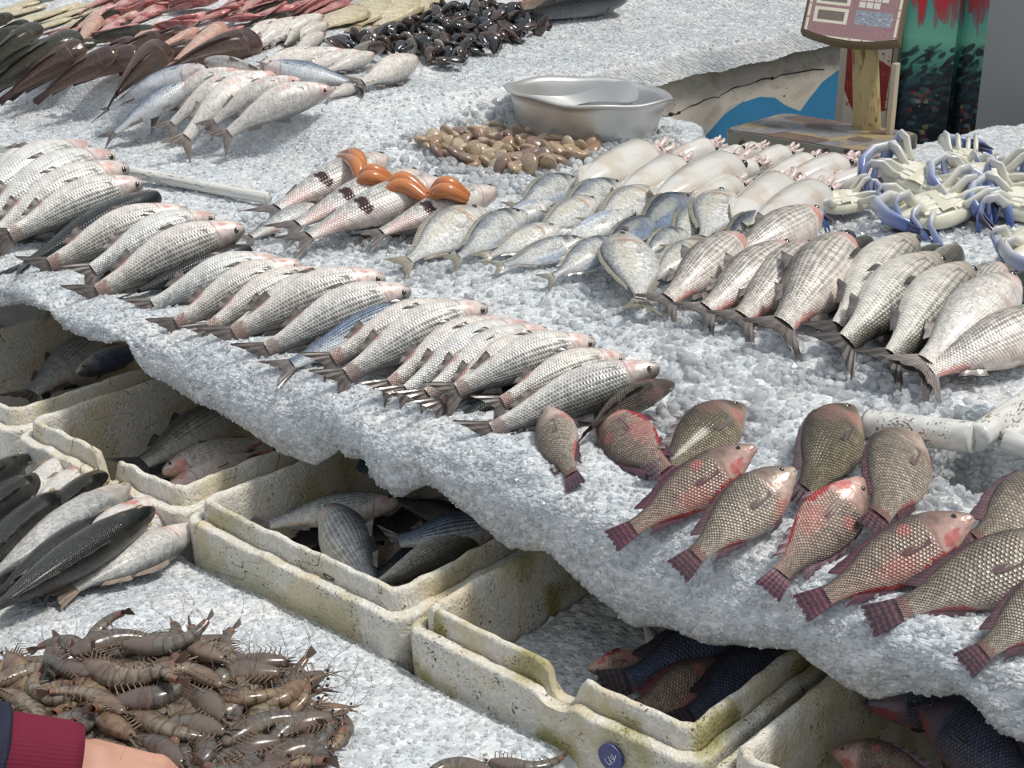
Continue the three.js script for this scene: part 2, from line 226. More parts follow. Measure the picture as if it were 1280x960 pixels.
function foamBox(xa, xb, moss, label, breaks = []) {
  const W = xb - xa, D = 0.5, cx = (xa + xb) / 2, cz = -1.10 - D / 2, R = 0.032, n = 260;
  const prof = [[0.012, 0.402], [0.004, 0.5], [0, 0.594], [0.001, 0.5985], [0.004, 0.601], [0.0145, 0.6015], [0.0165, 0.599], [0.0172, 0.590], [0.019, 0.590], [0.0195, 0.616], [0.021, 0.6245], [0.024, 0.6275], [0.029, 0.6275], [0.0325, 0.624], [0.0345, 0.616], [0.0355, 0.600], [0.038, 0.55], [0.046, 0.46], [0.06, 0.445], [0.12, 0.443], [0.2, 0.443]];
  const edge = (t, o) => { // walk round the rounded rectangle
    const r = Math.max(0.006, R - o * 0.55), hw = W / 2 - o, hd = D / 2 - o, L = [2 * (hw - r), Math.PI / 2 * r, 2 * (hd - r), Math.PI / 2 * r, 2 * (hw - r), Math.PI / 2 * r, 2 * (hd - r), Math.PI / 2 * r];
    const W0 = W / 2, D0 = D / 2, L0 = [2 * (W0 - R), Math.PI / 2 * R, 2 * (D0 - R), Math.PI / 2 * R, 2 * (W0 - R), Math.PI / 2 * R, 2 * (D0 - R), Math.PI / 2 * R];
    let s = t * L0.reduce((a, b) => a + b), k = 0; while (k < 7 && s > L0[k]) s -= L0[k++]; const q = clamp(s / L0[k]), d = q * L[k], a = q * Math.PI / 2;
    switch (k) { // starts at the front left corner going right
      case 0: return [-hw + r + d, hd]; case 1: return [hw - r + r * Math.sin(a), hd - r + r * Math.cos(a)];
      case 2: return [hw, hd - r - d]; case 3: return [hw - r + r * Math.cos(a), -hd + r - r * Math.sin(a)];
      case 4: return [hw - r - d, -hd]; case 5: return [-hw + r - r * Math.sin(a), -hd + r - r * Math.cos(a)];
      case 6: return [-hw, -hd + r + d]; default: return [-hw + r - r * Math.cos(a), hd - r + r * Math.sin(a)];
    }
  };
  const per = 2 * (W + D), sd = xa * 7, arcs = [0]; for (let i = 1; i < prof.length; i++) arcs.push(arcs[i - 1] + Math.hypot(prof[i][0] - prof[i - 1][0], prof[i][1] - prof[i - 1][1]));
  const g = grid(n, prof.length - 1, (u, v, i, j) => {
    const t = i === n ? 0 : u; let [o, y] = prof[j]; const wear = y > 0.58 ? 0.004 * (fbm(t * 60, sd, 3) - 0.5) * 2 : 0;
    if (y > 0.585) { y += wear; o += 0.0016 * (fbm(t * 80 + 9, sd, 2) - 0.5) * 2; for (const [a, b, dep] of breaks) { const f = ss(a - 0.004, a + 0.006, t + 0.004 * (fbm(t * 300 + j, 2, 2) - 0.5)) * (1 - ss(b - 0.006, b + 0.004, t)); y = lerp(y, Math.min(y, dep + 0.006 * fbm(t * 200, 4, 2)), f); } }
    const p = edge(t, o); return [p[0], y, p[1]];
  }, true, (p, u, v) => [u * per / 0.5, arcs[Math.round(v * (prof.length - 1))] / 0.5 + sd]);
  // cut the outermost floor ring closed
  const fl = new THREE.PlaneGeometry(W - 0.2, D - 0.2).rotateX(-Math.PI / 2).translate(0, 0.443, 0);
  const body = flatten([g, fl]);
  const t = thing('foam_box', label, 'box', 'white foam boxes under the ice ledge'); t.position.set(cx, 0, cz); part(t, 'body', body, FOAM[moss]);
  return t;
}
const XB = [-2.50, -2.055, -1.61, -1.162, -0.715, -0.27];
foamBox(XB[0] + 0.01, XB[1] - 0.005, 0, 'white foam box with two mullets and a rough flat-topped right rim');
foamBox(XB[1], XB[2] - 0.005, 0, 'stained foam box with scratched side wall and a gap broken in its front rim', [[0.10, 0.127, 0.575]]);
foamBox(XB[2], XB[3] - 0.005, 1, 'worn foam box crowded with blue-grey mullets, one standing on its head');
const box3 = foamBox(XB[3], XB[4] - 0.005, 2, 'mossy green foam box holding ice and dark tilapia, front rim broken', [[0.105, 0.130, 0.588]]);
foamBox(XB[4] + 0.005, XB[5], 1, 'foam box with dark red-cheeked tilapia and a thick crumbling rim');
{ // round blue sticker with white scrawl on the mossy box
  const c = document.createElement('canvas'); c.width = c.height = 256; const k = c.getContext('2d'); k.fillStyle = '#1b2470'; k.fillRect(0, 0, 256, 256); k.strokeStyle = '#d9dcee'; k.lineWidth = 9; k.lineCap = 'round';
  k.lineWidth = 7; k.beginPath(); k.moveTo(72, 66); k.lineTo(150, 84); k.moveTo(82, 118); k.quadraticCurveTo(100, 76, 122, 92); k.quadraticCurveTo(128, 110, 104, 122); k.moveTo(122, 150); k.quadraticCurveTo(150, 120, 170, 98); k.moveTo(148, 132); k.quadraticCurveTo(190, 100, 196, 140); k.quadraticCurveTo(190, 176, 156, 182); k.stroke();
  const t = new THREE.CanvasTexture(c); t.colorSpace = THREE.SRGBColorSpace; const p = onZ(762, 948, -1.094);
  const g = new THREE.CylinderGeometry(0.0165, 0.0165, 0.004, 40).rotateX(Math.PI / 2);
  part(box3, 'sticker', g, phys({ map: t, roughness: 0.3, clearcoat: 0.5 }), 'round blue cap with white lettering').position.set(p.x - box3.position.x, p.y, -1.0965 - box3.position.z);
}
{ // ice in the mossy box
  const xa = XB[3] + 0.045, xb = XB[4] - 0.052;
  const g = grid(70, 70, (u, v) => { const x = lerp(xa, xb, u), z = lerp(-1.56, -1.146, v); return [x, 0.515 - 0.045 * ss(xa + 0.14, xb - 0.1, x) + rough(x * 1.0, z, 1.6), z]; }, false, iceUV);
  solid('ice_fill', g, ICE, 'broken ice lying in the mossy foam box', 'ice', null, 'stuff');
}
// ---------------------------------------------------------------- pipes of the trays
const PIPE = phys({ map: dataTex(256, 256, (u, v) => { const n = tnoise(u * 20, v * 20, 20, 1), s = tnoise(u * 60, v * 60, 60, 2) * 0.6 + tnoise(u * 9, v * 9, 9, 6) * 0.4; let c = [228, 228, 222].map((x) => x * (0.9 + 0.12 * n)); return mix3(c, [96, 78, 66], ss(0.68, 0.76, s) * 0.7); }), roughness: 0.4, clearcoat: 0.3 });
const pipe = (name, a, b, r, label) => { const n = 30, pts = Array.from({ length: n + 1 }, (_, i) => a.clone().lerp(b, i / n)); return solid(name, tube(pts, r, 16), PIPE, label, 'pipe'); };
pipe('tray_pipe', onY(-20, 180, 0.86), onY(335, 248, 0.845), 0.012, 'white plastic pipe along the foot of the packed ice bank');
{ const a = onY(1105, 518, 0.828), j = onY(1218, 547, 0.85); a.z = j.z;
  pipe('tray_pipe', a, j.clone(), 0.019, 'thick white pipe half sunk in ice behind the tilapia');
  pipe('tray_pipe', j.clone().add(V(0.002, 0, 0.002)), V(j.x, j.y, j.z - 0.32), 0.0165, 'white pipe with rusty end joining the thick half sunk pipe');
  pipe('tray_pipe', onY(1257, 552, 0.845), V(onY(1257, 552, 0.845).x + 0.5, 0.845, onY(1257, 552, 0.845).z), 0.014, 'white pipe of the next tray above the dark gap');
  pipe('tray_pipe', onY(1257, 550, 0.845), onY(1257, 550, 0.845).add(V(0, 0, -0.32)), 0.012, 'second white pipe side by side with the rusty ended one');
  solid('gap_shade_sheet', boxG(0.34, 0.02, 0.2, holeAt.x + 0.09, 0.615, holeAt.z - 0.03, 0.008), phys({ color: 0x1d5358, roughness: 0.3 }), 'dark teal sheet added to stand for shade in the gap between two trays', 'plastic'); }  // teal slab added so the gap between the trays reads as shaded
// ---------------------------------------------------------------- bowl
{
  const base = onY(732, 176, 0.865), L = thing('metal_bowl', 'dented round aluminium bowl standing on clams and ice', 'bowl'); L.position.copy(onY(731, 184, 0.84)).setY(0.838); L.rotation.set(-0.03, 0.4, -0.03); L.scale.set(0.985, 1.0, 0.985);
  const Rr = 0.183, prof = [[0.0, 0.004], [0.11, 0.0], [0.13, 0.004], [0.142, 0.018], [0.156, 0.06], [0.168, 0.104], [0.1715, 0.116], [0.182, 0.120], [0.186, 0.124], [0.183, 0.128], [0.171, 0.1255], [0.165, 0.119], [0.161, 0.104], [0.149, 0.06], [0.136, 0.022], [0.12, 0.008], [0.0, 0.007]];
  const g = grid(prof.length - 1, 96, (u, v, i) => { const a = v * 2 * Math.PI, [r, y] = prof[i], d = 1 + 0.014 * Math.sin(a * 2 + 0.6) + 0.012 * Math.sin(a * 5 + 1) * (y > 0.02 ? 1 : 0) + 0.02 * (fbm(Math.cos(a) * 3 + 5, Math.sin(a) * 3 + y * 20, 2) - 0.5); return [Math.cos(a) * r * d, y + (y > 0.11 ? 0.0022 * Math.sin(a * 3 + 0.5) + 0.002 * Math.sin(a * 7) : 0), Math.sin(a) * r * d]; }, true);
  const ALU = phys({ color: 0xd2d2d0, metalness: 0.7, roughness: 0.42, bumpMap: concrete, bumpScale: 0.0006, roughnessMap: null });
  part(L, 'body', g, ALU);
  const inner = grid(26, 40, (u, v) => { const a = v * 2 * Math.PI, r = 0.115 * u; return [Math.cos(a) * r * 1.15, 0.02 + 0.055 * u * u + 0.012 * Math.sin(a * 3 + u * 4) * u, Math.sin(a) * r * 0.8]; }, true);
  const p = thing('metal_pan', 'small crumpled aluminium pan lying inside the dented bowl', 'pan'); p.position.copy(L.position).add(V(-0.005, 0.035, 0)); p.rotation.set(0.1, 0.5, 0.1); part(p, 'body', inner, ALU);
}
// ---------------------------------------------------------------- scale, board, posters, pillar
{
  solid('counter_board', boxG(0.5, 0.04, 0.42, -1.53, 0.80, -2.83, 0.006), DARKWOOD, 'dark wet wooden board under the weighing scale', 'board');
  const c = onY(1027, 163, 0.905), S = thing('weighing_scale', 'rusty market scale with steel platform and worn pink display head', 'scale'); S.position.set(c.x, 0.82, c.z);
  const STEEL = phys({ map: dataTex(512, 512, (u, v) => { const n = tnoise(u * 7, v * 7, 7, 1) * 0.6 + tnoise(u * 25, v * 25, 25, 2) * 0.4, e = Math.max(Math.abs(u - 0.5), Math.abs(v - 0.5)); let q = [150, 148, 150].map((x) => x * (0.9 + 0.2 * tnoise(u * 90, v * 8, 90, 3))); q = mix3(q, [190, 170, 128], ss(0.52, 0.66, n + 0.7 * (e - 0.36)) * 0.9); return mix3(q, [96, 70, 66], ss(0.62, 0.7, tnoise(u * 5 + 1, v * 5, 5, 9)) * 0.5); }), metalness: 0.5, roughness: 0.45 });
  const EDGE = phys({ color: 0x8d8b86, metalness: 0.6, roughness: 0.4, map: PIPE.map });
  const rs = (w, d, r) => { const s = new THREE.Shape(); s.moveTo(-w + r, -d); s.lineTo(w - r, -d); s.absarc(w - r, -d + r, r, -Math.PI / 2, 0); s.lineTo(w, d - r); s.absarc(w - r, d - r, r, 0, Math.PI / 2); s.lineTo(-w + r, d); s.absarc(-w + r, d - r, r, Math.PI / 2, Math.PI); s.lineTo(-w, -d + r); s.absarc(-w + r, -d + r, r, Math.PI, Math.PI * 1.5); return s; };
  const PW = 0.165, PD = 0.118;
  part(S, 'platform', new THREE.ExtrudeGeometry(rs(PW, PD, 0.025), { depth: 0.024, bevelSize: 0.004, bevelThickness: 0.004, bevelSegments: 2 }).rotateX(-Math.PI / 2).translate(0, 0.055, 0), EDGE);
  const topg = new THREE.ShapeGeometry(rs(PW - 0.002, PD - 0.002, 0.024), 8).rotateX(-Math.PI / 2).translate(0, 0.0838, 0); { const P = topg.attributes.position, U = topg.attributes.uv; for (let i = 0; i < P.count; i++) U.setXY(i, P.getX(i) / 0.34 + 0.5, P.getZ(i) / 0.25 + 0.5); }
  part(S, 'steel_top', topg, STEEL, 'scratched steel plate with flaking cream paint');
  part(S, 'base', new THREE.ExtrudeGeometry(rs(PW - 0.03, PD - 0.02, 0.02), { depth: 0.04, bevelEnabled: false }).rotateX(-Math.PI / 2).translate(0, 0.012, 0), phys({ color: 0x3a2c1c, roughness: 0.6 }));
  for (const [x, z] of [[-1, -1], [1, -1], [-1, 1], [1, 1]]) part(S, 'foot', new THREE.CylinderGeometry(0.012, 0.014, 0.014, 14).translate(x * (PW - 0.05), 0.006, z * (PD - 0.04)), DARKWOOD);
  const RUST = phys({ map: dataTex(256, 256, (u, v) => mix3([178, 160, 112], [112, 94, 60], ss(0.55, 0.85, tnoise(u * 16, v * 16, 16, 3) * 0.6 + tnoise(u * 50, v * 50, 50, 4) * 0.4))), roughness: 0.6 });
  const pb = onZ(1084, 148, c.z - 0.09), pt = onZ(1081, 45, c.z - 0.09); pb.sub(S.position); pt.sub(S.position);
  part(S, 'post', tube([[pb.x, 0.06, pb.z], [pb.x, 0.1, pb.z], [pt.x, pt.y, pt.z]], [0.032, 0.029, 0.027], 20), RUST);
  part(S, 'bracket', boxG(0.012, 0.16, 0.02, pb.x + 0.065, 0.15, pb.z + 0.02, 0.003), phys({ color: 0xb9ab92, roughness: 0.6 }));
  const cv = document.createElement('canvas'); cv.width = 512; cv.height = 384; const k = cv.getContext('2d'); k.fillStyle = '#a88486'; k.fillRect(0, 0, 512, 384);
  for (let i = 0; i < 900; i++) { k.fillStyle = ['rgba(150,90,95,.35)', 'rgba(205,175,170,.35)', 'rgba(120,100,95,.3)', 'rgba(180,120,110,.35)'][i % 4]; k.fillRect(rnd() * 512, rnd() * 384, 2 + rnd() * 9, 2 + rnd() * 6); }
  k.strokeStyle = '#efe7cf'; k.lineWidth = 14; k.setLineDash([60, 6, 34, 4, 90, 8]); k.strokeRect(14, 14, 484, 352); k.setLineDash([]);
  for (const y of [40, 130, 220]) { k.fillStyle = '#eee6d2'; k.fillRect(42, y, 186, 76); k.fillStyle = '#7d756c'; k.fillRect(62, y + 16, 146, 46); for (let i = 0; i < 60; i++) { k.fillStyle = 'rgba(150,140,128,.4)'; k.fillRect(62 + rnd() * 140, y + 16 + rnd() * 42, 6, 4); } }
  k.fillStyle = '#e9e4da'; for (let r = 0; r < 5; r++) for (let q = 0; q < 5 - (r > 2 ? r - 2 : 0); q++) k.fillRect(276 + q * 40, 40 + r * 34, 34, 28); k.fillStyle = '#8d7d7c'; k.font = 'bold 24px sans-serif'; let dg = 1; for (let r = 0; r < 4; r++) for (let q = 0; q < 3; q++) k.fillText(String(dg++ % 10), 284 + q * 40, 62 + r * 34);
  k.fillStyle = 'rgba(150,170,182,.8)'; k.fillRect(268, 218, 200, 70); for (let i = 0; i < 120; i++) { k.fillStyle = i % 2 ? 'rgba(220,225,228,.6)' : 'rgba(110,115,125,.5)'; k.fillRect(268 + rnd() * 195, 218 + rnd() * 66, 3 + rnd() * 12, 2 + rnd() * 4); }
  const ft = new THREE.CanvasTexture(cv); ft.colorSpace = THREE.SRGBColorSpace;
  const hw = 0.096, hh = 0.078, s = new THREE.Shape(); s.moveTo(-hw, -hh + 0.012); s.quadraticCurveTo(0, -hh - 0.016, hw, -hh + 0.012); s.lineTo(hw * 0.97, hh); s.lineTo(-hw * 0.97, hh); s.closePath();
  const head = new THREE.Group(); head.name = 'display_head'; S.add(head); head.position.set(pt.x - 0.008, pt.y + 0.072, pt.z + 0.035); const toC = EYE.clone().sub(S.position.clone().add(head.position)); head.rotation.set(0, Math.atan2(toC.x, toC.z) - 0.12, 0); head.rotateX(-0.42); head.rotateZ(-0.07);
  part(head, 'housing', new THREE.ExtrudeGeometry(s, { depth: 0.035, bevelSize: 0.006, bevelThickness: 0.006, bevelSegments: 3 }).translate(0, 0, -0.045), phys({ color: 0x6d6048, roughness: 0.5 }), 'dull olive plastic housing');
  const fg = new THREE.ShapeGeometry(s, 16).translate(0, 0, -0.003); { const P = fg.attributes.position, U = fg.attributes.uv; for (let i = 0; i < P.count; i++) U.setXY(i, P.getX(i) / (2 * hw) + 0.5, (P.getY(i) + hh + 0.008) / (2 * hh + 0.008)); }
  part(head, 'face_plate', fg, phys({ map: ft, roughness: 0.5 }), 'worn pink front with two grey windows and white keys');
  // white pipe lying behind the squid
  pipe('loose_pipe', onY(1092, 186, 0.835), onY(1196, 201, 0.835), 0.009, 'thin white pipe lying on the dark board by the crabs');
}
{
  const zP = -3.52, tex = (w, h, draw) => { const c = document.createElement('canvas'); c.width = w; c.height = h; draw(c.getContext('2d'), w, h); const t = new THREE.CanvasTexture(c); t.colorSpace = THREE.SRGBColorSpace; return t; };
  const sea = (seed) => tex(256, 512, (k, w, h) => {
    const g = k.createLinearGradient(0, 0, 0, h); for (const [o, c] of [[0, '#2d7d9c'], [0.2, '#3a96ae'], [0.45, '#3fa3a6'], [0.58, '#86d6b4'], [0.64, '#57a592'], [0.70, '#22424f'], [1, '#0e1722']]) g.addColorStop(o, c); k.fillStyle = g; k.fillRect(0, 0, w, h);
    let s = seed; const R = () => hash(s++, seed, 3);
    for (let i = 0; i < 60; i++) { k.fillStyle = `rgba(${200 + R() * 55},${20 + R() * 50},${40 + R() * 30},${0.2 + R() * 0.25})`; k.beginPath(); k.ellipse(w * (0.2 + R() * 0.75), h * (0.38 + R() * 0.13), 8 + R() * 34, 6 + R() * 18, R() * 3, 0, 7); k.fill(); }
    for (let i = 0; i < 240; i++) { k.fillStyle = `rgba(8,14,22,${0.3 + R() * 0.5})`; k.beginPath(); k.ellipse(R() * w, h * (0.6 + R() * 0.4), 6 + R() * 40, 1 + R() * 4, -0.25 + R() * 0.3, 0, 7); k.fill(); }
    for (let i = 0; i < 60; i++) { k.fillStyle = ['rgba(190,60,50,.6)', 'rgba(200,180,110,.6)', 'rgba(90,150,150,.5)'][i % 3]; k.beginPath(); k.ellipse(w * (0.25 + R() * 0.55), h * (0.7 + R() * 0.25), 3 + R() * 20, 1 + R() * 2.5, 0, 0, 7); k.fill(); }
  });
  const red = tex(128, 256, (k, w, h) => { k.fillStyle = '#c9bfae'; k.fillRect(0, 0, w, h); k.fillStyle = '#8e1d1a'; k.beginPath(); k.moveTo(0, 0); k.lineTo(w * 0.4, 0); k.lineTo(w * 0.45, h * 0.2); k.lineTo(w, h * 0.32); k.lineTo(w * 0.95, h * 0.75); k.lineTo(w * 0.3, h * 0.85); k.lineTo(0, h * 0.6); k.fill(); for (let i = 0; i < 160; i++) { k.fillStyle = i % 2 ? 'rgba(210,90,60,.5)' : 'rgba(70,10,12,.5)'; k.fillRect(rnd() * w, h * 0.1 + rnd() * h * 0.65, 2 + rnd() * 6, 2 + rnd() * 5); } });
  const panel = (name, a, b, z, t, label, cat) => { const p = onZ(a, 100, z), q = onZ(b, 100, z), w = q.x - p.x, y0 = 0.55, y1 = 1.62; return structure(name, boxG(w, y1 - y0, 0.03, (p.x + q.x) / 2, (y0 + y1) / 2, z), t.isMaterial ? t : phys({ map: t, roughness: 0.35 }), label, cat); };
  const pr = panel('trim_4', 1051, 1116, zP, phys({ color: 0xb9ad9c, roughness: 0.6 }), 'cream panel behind the scale post with a red printed patch', 'panel');
  { const p = onZ(1052, 150, zP + 0.018), q = onZ(1116, 55, zP + 0.018); part(pr, 'red_print', new THREE.PlaneGeometry(q.x - p.x, q.y - p.y + 0.05).translate((p.x + q.x) / 2, (p.y + q.y) / 2, zP + 0.0175), phys({ map: red, roughness: 0.4 })); }
  panel('trim_5', 1117, 1123, zP + 0.02, phys({ color: 0x8e8371, roughness: 0.6 }), 'narrow cream upright at the edge of the sea print', 'post');
  panel('trim_6', 1123, 1193, zP, sea(5), 'glossy panel printed with a red and teal evening sea', 'panel');
  panel('trim_7', 1195, 1250, zP - 0.03, sea(60), 'second sea print panel beside the grey pillar', 'panel');
  { const p = onZ(1226, 100, -3.36), q = onZ(1330, 100, -3.36); structure('trim_8', boxG(q.x - p.x, 2.4, 0.16, (p.x + q.x) / 2, 1.2, -3.44), phys({ color: 0x9a9d9e, roughness: 0.85 }), 'plain grey concrete pillar at the end of the stall', 'pillar'); }
}
// ---------------------------------------------------------------- fish: shapes
// profile rows: u along the body, back height, belly height, half width, all for a fish of length 1
const PROFILE = {
  mullet: [[0, 0.012, 0.012, 0.016], [0.02, 0.030, 0.028, 0.034], [0.07, 0.052, 0.050, 0.056], [0.18, 0.084, 0.082, 0.080], [0.34, 0.108, 0.116, 0.094], [0.5, 0.110, 0.118, 0.092], [0.68, 0.084, 0.086, 0.066], [0.86, 0.050, 0.050, 0.032], [1, 0.040, 0.038, 0.014]],
  bass: [[0, 0.010, 0.012, 0.012], [0.03, 0.026, 0.028, 0.028], [0.10, 0.052, 0.052, 0.050], [0.22, 0.084, 0.080, 0.072], [0.38, 0.104, 0.104, 0.084], [0.55, 0.100, 0.098, 0.078], [0.72, 0.074, 0.070, 0.054], [0.88, 0.038, 0.036, 0.022], [1, 0.033, 0.031, 0.011]],
  bream: [[0, 0.014, 0.020, 0.014], [0.03, 0.050, 0.036, 0.028], [0.08, 0.098, 0.064, 0.044], [0.18, 0.152, 0.104, 0.060], [0.32, 0.184, 0.148, 0.070], [0.48, 0.176, 0.152, 0.066], [0.66, 0.128, 0.112, 0.046], [0.82, 0.066, 0.058, 0.024], [0.93, 0.040, 0.038, 0.014], [1, 0.038, 0.036, 0.010]],
  tilapia: [[0, 0.018, 0.022, 0.018], [0.03, 0.046, 0.040, 0.034], [0.09, 0.090, 0.070, 0.054], [0.2, 0.150, 0.122, 0.074], [0.34, 0.184, 0.166, 0.084], [0.5, 0.184, 0.170, 0.078], [0.66, 0.150, 0.134, 0.056], [0.82, 0.090, 0.080, 0.030], [0.93, 0.064, 0.060, 0.017], [1, 0.062, 0.058, 0.012]],
  catfish: [[0, 0.022, 0.018, 0.040], [0.03, 0.040, 0.030, 0.070], [0.1, 0.060, 0.050, 0.092], [0.2, 0.080, 0.076, 0.096], [0.34, 0.090, 0.096, 0.088], [0.55, 0.084, 0.082, 0.066], [0.78, 0.066, 0.062, 0.040], [0.93, 0.046, 0.044, 0.020], [1, 0.036, 0.036, 0.010]],
  flatfish: [[0, 0.012, 0.012, 0.010], [0.05, 0.060, 0.060, 0.020], [0.2, 0.120, 0.120, 0.032], [0.45, 0.150, 0.150, 0.034], [0.7, 0.110, 0.110, 0.026], [0.9, 0.050, 0.050, 0.014], [1, 0.034, 0.034, 0.008]],
};
const X0 = 0.5, BL = 0.84;
function profAt(rows, u) { let i = 1; while (i < rows.length - 1 && u > rows[i][0]) i++; const a = rows[i - 1], b = rows[i], p = rows[Math.max(0, i - 2)], n = rows[Math.min(rows.length - 1, i + 1)], t = clamp((u - a[0]) / (b[0] - a[0])), h = b[0] - a[0];
  return [1, 2, 3].map((k) => { const m0 = (b[k] - p[k]) / Math.max(1e-4, b[0] - p[0]) * h, m1 = (n[k] - a[k]) / Math.max(1e-4, n[0] - a[0]) * h, t2 = t * t, t3 = t2 * t; return Math.max(0.001, (2 * t3 - 3 * t2 + 1) * a[k] + (t3 - 2 * t2 + t) * m0 + (-2 * t3 + 3 * t2) * b[k] + (t3 - t2) * m1); }); }
// bend: [sideways arch, up/down arch, tail twist]
function bendG(g, [bz, by, tw = 0]) {
  const P = g.attributes.position; for (let i = 0; i < P.count; i++) { let x = P.getX(i), y = P.getY(i), z = P.getZ(i); const q = 2 * x, f = q * q, s = Math.sign(x);
    const slz = -4 * bz * q, sly = -4 * by * q, a = Math.atan(slz) , b = Math.atan(sly); const t = tw * ss(0, -0.5, x), y2 = y * Math.cos(t) - z * Math.sin(t), z2 = y * Math.sin(t) + z * Math.cos(t);
    P.setXYZ(i, x - z2 * Math.sin(a) - y2 * Math.sin(b), y2 * Math.cos(b) + by * (1 - f), z2 * Math.cos(a) + bz * (1 - f)); }
  return finish(g, g.userData.seam);
}
// a fin: base and tip lines, a thin two-sided sheet with ray ripples
function fin(base, tip, n, thick = 0.004, ripple = 0.0025, rag = 0.02, s = 1) {
  const make = (sg) => grid(n, 4, (u, v) => { const b = base(u), t = tip(u), r = 1 - rag * hash(Math.round(u * n), s, 2) * v; const k = v * r; return [lerp(b[0], t[0], k), lerp(b[1], t[1], k), (b[2] || 0) * (1 - k) + (t[2] || 0) * k + ripple * Math.sin(u * n * Math.PI * 0.5) * v + sg * thick * (1 - 0.75 * v)]; });
  const a = make(1), b = make(-1); b.setIndex(Array.from(b.index.array).reverse()); return finish(flatten([a, b]));
}
const fishGeo = {};
function fishShape(kind, bk, bend) {
  const key = kind + bk; if (fishGeo[key]) return fishGeo[key];
  const R = PROFILE[kind], sq = { mullet: 0.92, bass: 0.95, bream: 1, tilapia: 1, catfish: 0.9, flatfish: 1 }[kind], xs = (u) => X0 - BL * u;
  const body = grid(46, 28, (u, v) => { const uu = u < 0.5 ? 0.5 * Math.pow(u * 2, 1.35) : u, [t, b, w] = profAt(R, uu), a = v * 2 * Math.PI - Math.PI / 2, c = Math.cos(a), s = Math.sin(a), cap = u === 0 ? 0.001 : 1; return [xs(uu), (s > 0 ? t : b) * Math.sign(s) * Math.pow(Math.abs(s), sq) * cap, w * Math.sign(c) * Math.pow(Math.abs(c), 0.92) * cap]; }, true, (p, u, v) => [u < 0.5 ? 0.5 * Math.pow(u * 2, 1.35) : u, v]);
  // close the tail end inside the fin
  const fork = { mullet: 0.095, bass: 0.05, bream: 0.08, tilapia: 0.006, catfish: -0.03, flatfish: -0.02 }[kind], hT = { mullet: 0.125, bass: 0.085, bream: 0.12, tilapia: 0.092, catfish: 0.05, flatfish: 0.06 }[kind], pb = profAt(R, 1)[0] * 0.95;
  const parts = { body };
  parts.tail_fin = fin((u) => [xs(0.985), (u * 2 - 1) * pb], (u) => { const q = u * 2 - 1; return [-0.5 + fork * (1 - Math.pow(Math.abs(q), 1.1)), q * hT]; }, 22, 0.0035, 0.003, kind === 'tilapia' ? 0.12 : 0.1, 3);
  const along = (u0, u1, up, h, sweep, n, name, rag = 0.1) => { parts[name] = fin((u) => { const q = lerp(u0, u1, u), [t, b] = profAt(R, q); return [xs(q), up > 0 ? t * 0.96 : -b * 0.96]; }, (u) => { const q = lerp(u0, u1, u), [t, b] = profAt(R, q), hh = h(u); return [xs(q) - sweep * (0.4 + u), (up > 0 ? t + hh : -b - hh)]; }, n, 0.0035, 0.002, rag, up + 5); };
  if (kind === 'mullet') { along(0.44, 0.53, 1, (u) => 0.045 * (1 - u), 0.035, 6, 'dorsal_fin'); along(0.72, 0.82, 1, (u) => 0.03 * (1 - u * 0.7), 0.03, 7, 'rear_dorsal_fin'); along(0.70, 0.82, -1, (u) => 0.038 * (1 - u * 0.75), 0.03, 8, 'anal_fin'); along(0.38, 0.43, -1, (u) => 0.02, 0.05, 5, 'pelvic_fin'); }
  if (kind === 'bass') { along(0.38, 0.6, 1, (u) => 0.035 * Math.sin(Math.PI * (0.25 + 0.7 * u)), 0.03, 10, 'dorsal_fin'); along(0.66, 0.82, 1, (u) => 0.03 * (1 - u * 0.6), 0.03, 8, 'rear_dorsal_fin'); along(0.68, 0.82, -1, (u) => 0.032 * (1 - u * 0.7), 0.03, 8, 'anal_fin'); along(0.33, 0.38, -1, () => 0.02, 0.06, 5, 'pelvic_fin'); }
  if (kind === 'bream') { along(0.3, 0.84, 1, (u) => 0.028 * Math.sin(Math.PI * (0.15 + 0.7 * u)), 0.03, 18, 'dorsal_fin'); along(0.66, 0.86, -1, (u) => 0.028 * (1 - u * 0.6), 0.03, 9, 'anal_fin'); }
  if (kind === 'tilapia') { along(0.26, 0.86, 1, (u) => 0.012 + 0.03 * u * u * u, 0.05, 26, 'dorsal_fin', 0.25); along(0.66, 0.86, -1, (u) => 0.014 + 0.03 * u, 0.06, 12, 'anal_fin', 0.25); along(0.32, 0.38, -1, () => 0.035, 0.1, 6, 'pelvic_fin', 0.2); }
  if (kind === 'catfish') { along(0.34, 0.95, 1, (u) => 0.025 * Math.sin(Math.PI * (0.1 + 0.8 * u)), 0.02, 18, 'dorsal_fin'); along(0.55, 0.95, -1, () => 0.022, 0.02, 14, 'anal_fin'); }
  if (kind === 'flatfish') { along(0.12, 0.95, 1, (u) => 0.035 * Math.sin(Math.PI * (0.05 + 0.9 * u)), 0.02, 24, 'dorsal_fin'); along(0.15, 0.95, -1, (u) => 0.035 * Math.sin(Math.PI * (0.05 + 0.9 * u)), 0.02, 24, 'anal_fin'); }
  const pu = { mullet: 0.235, bass: 0.27, bream: 0.29, tilapia: 0.30, catfish: 0.2, flatfish: 0.2 }[kind], pl = { mullet: 0.10, bass: 0.085, bream: 0.15, tilapia: 0.17, catfish: 0.07, flatfish: 0.06 }[kind], pf = [];
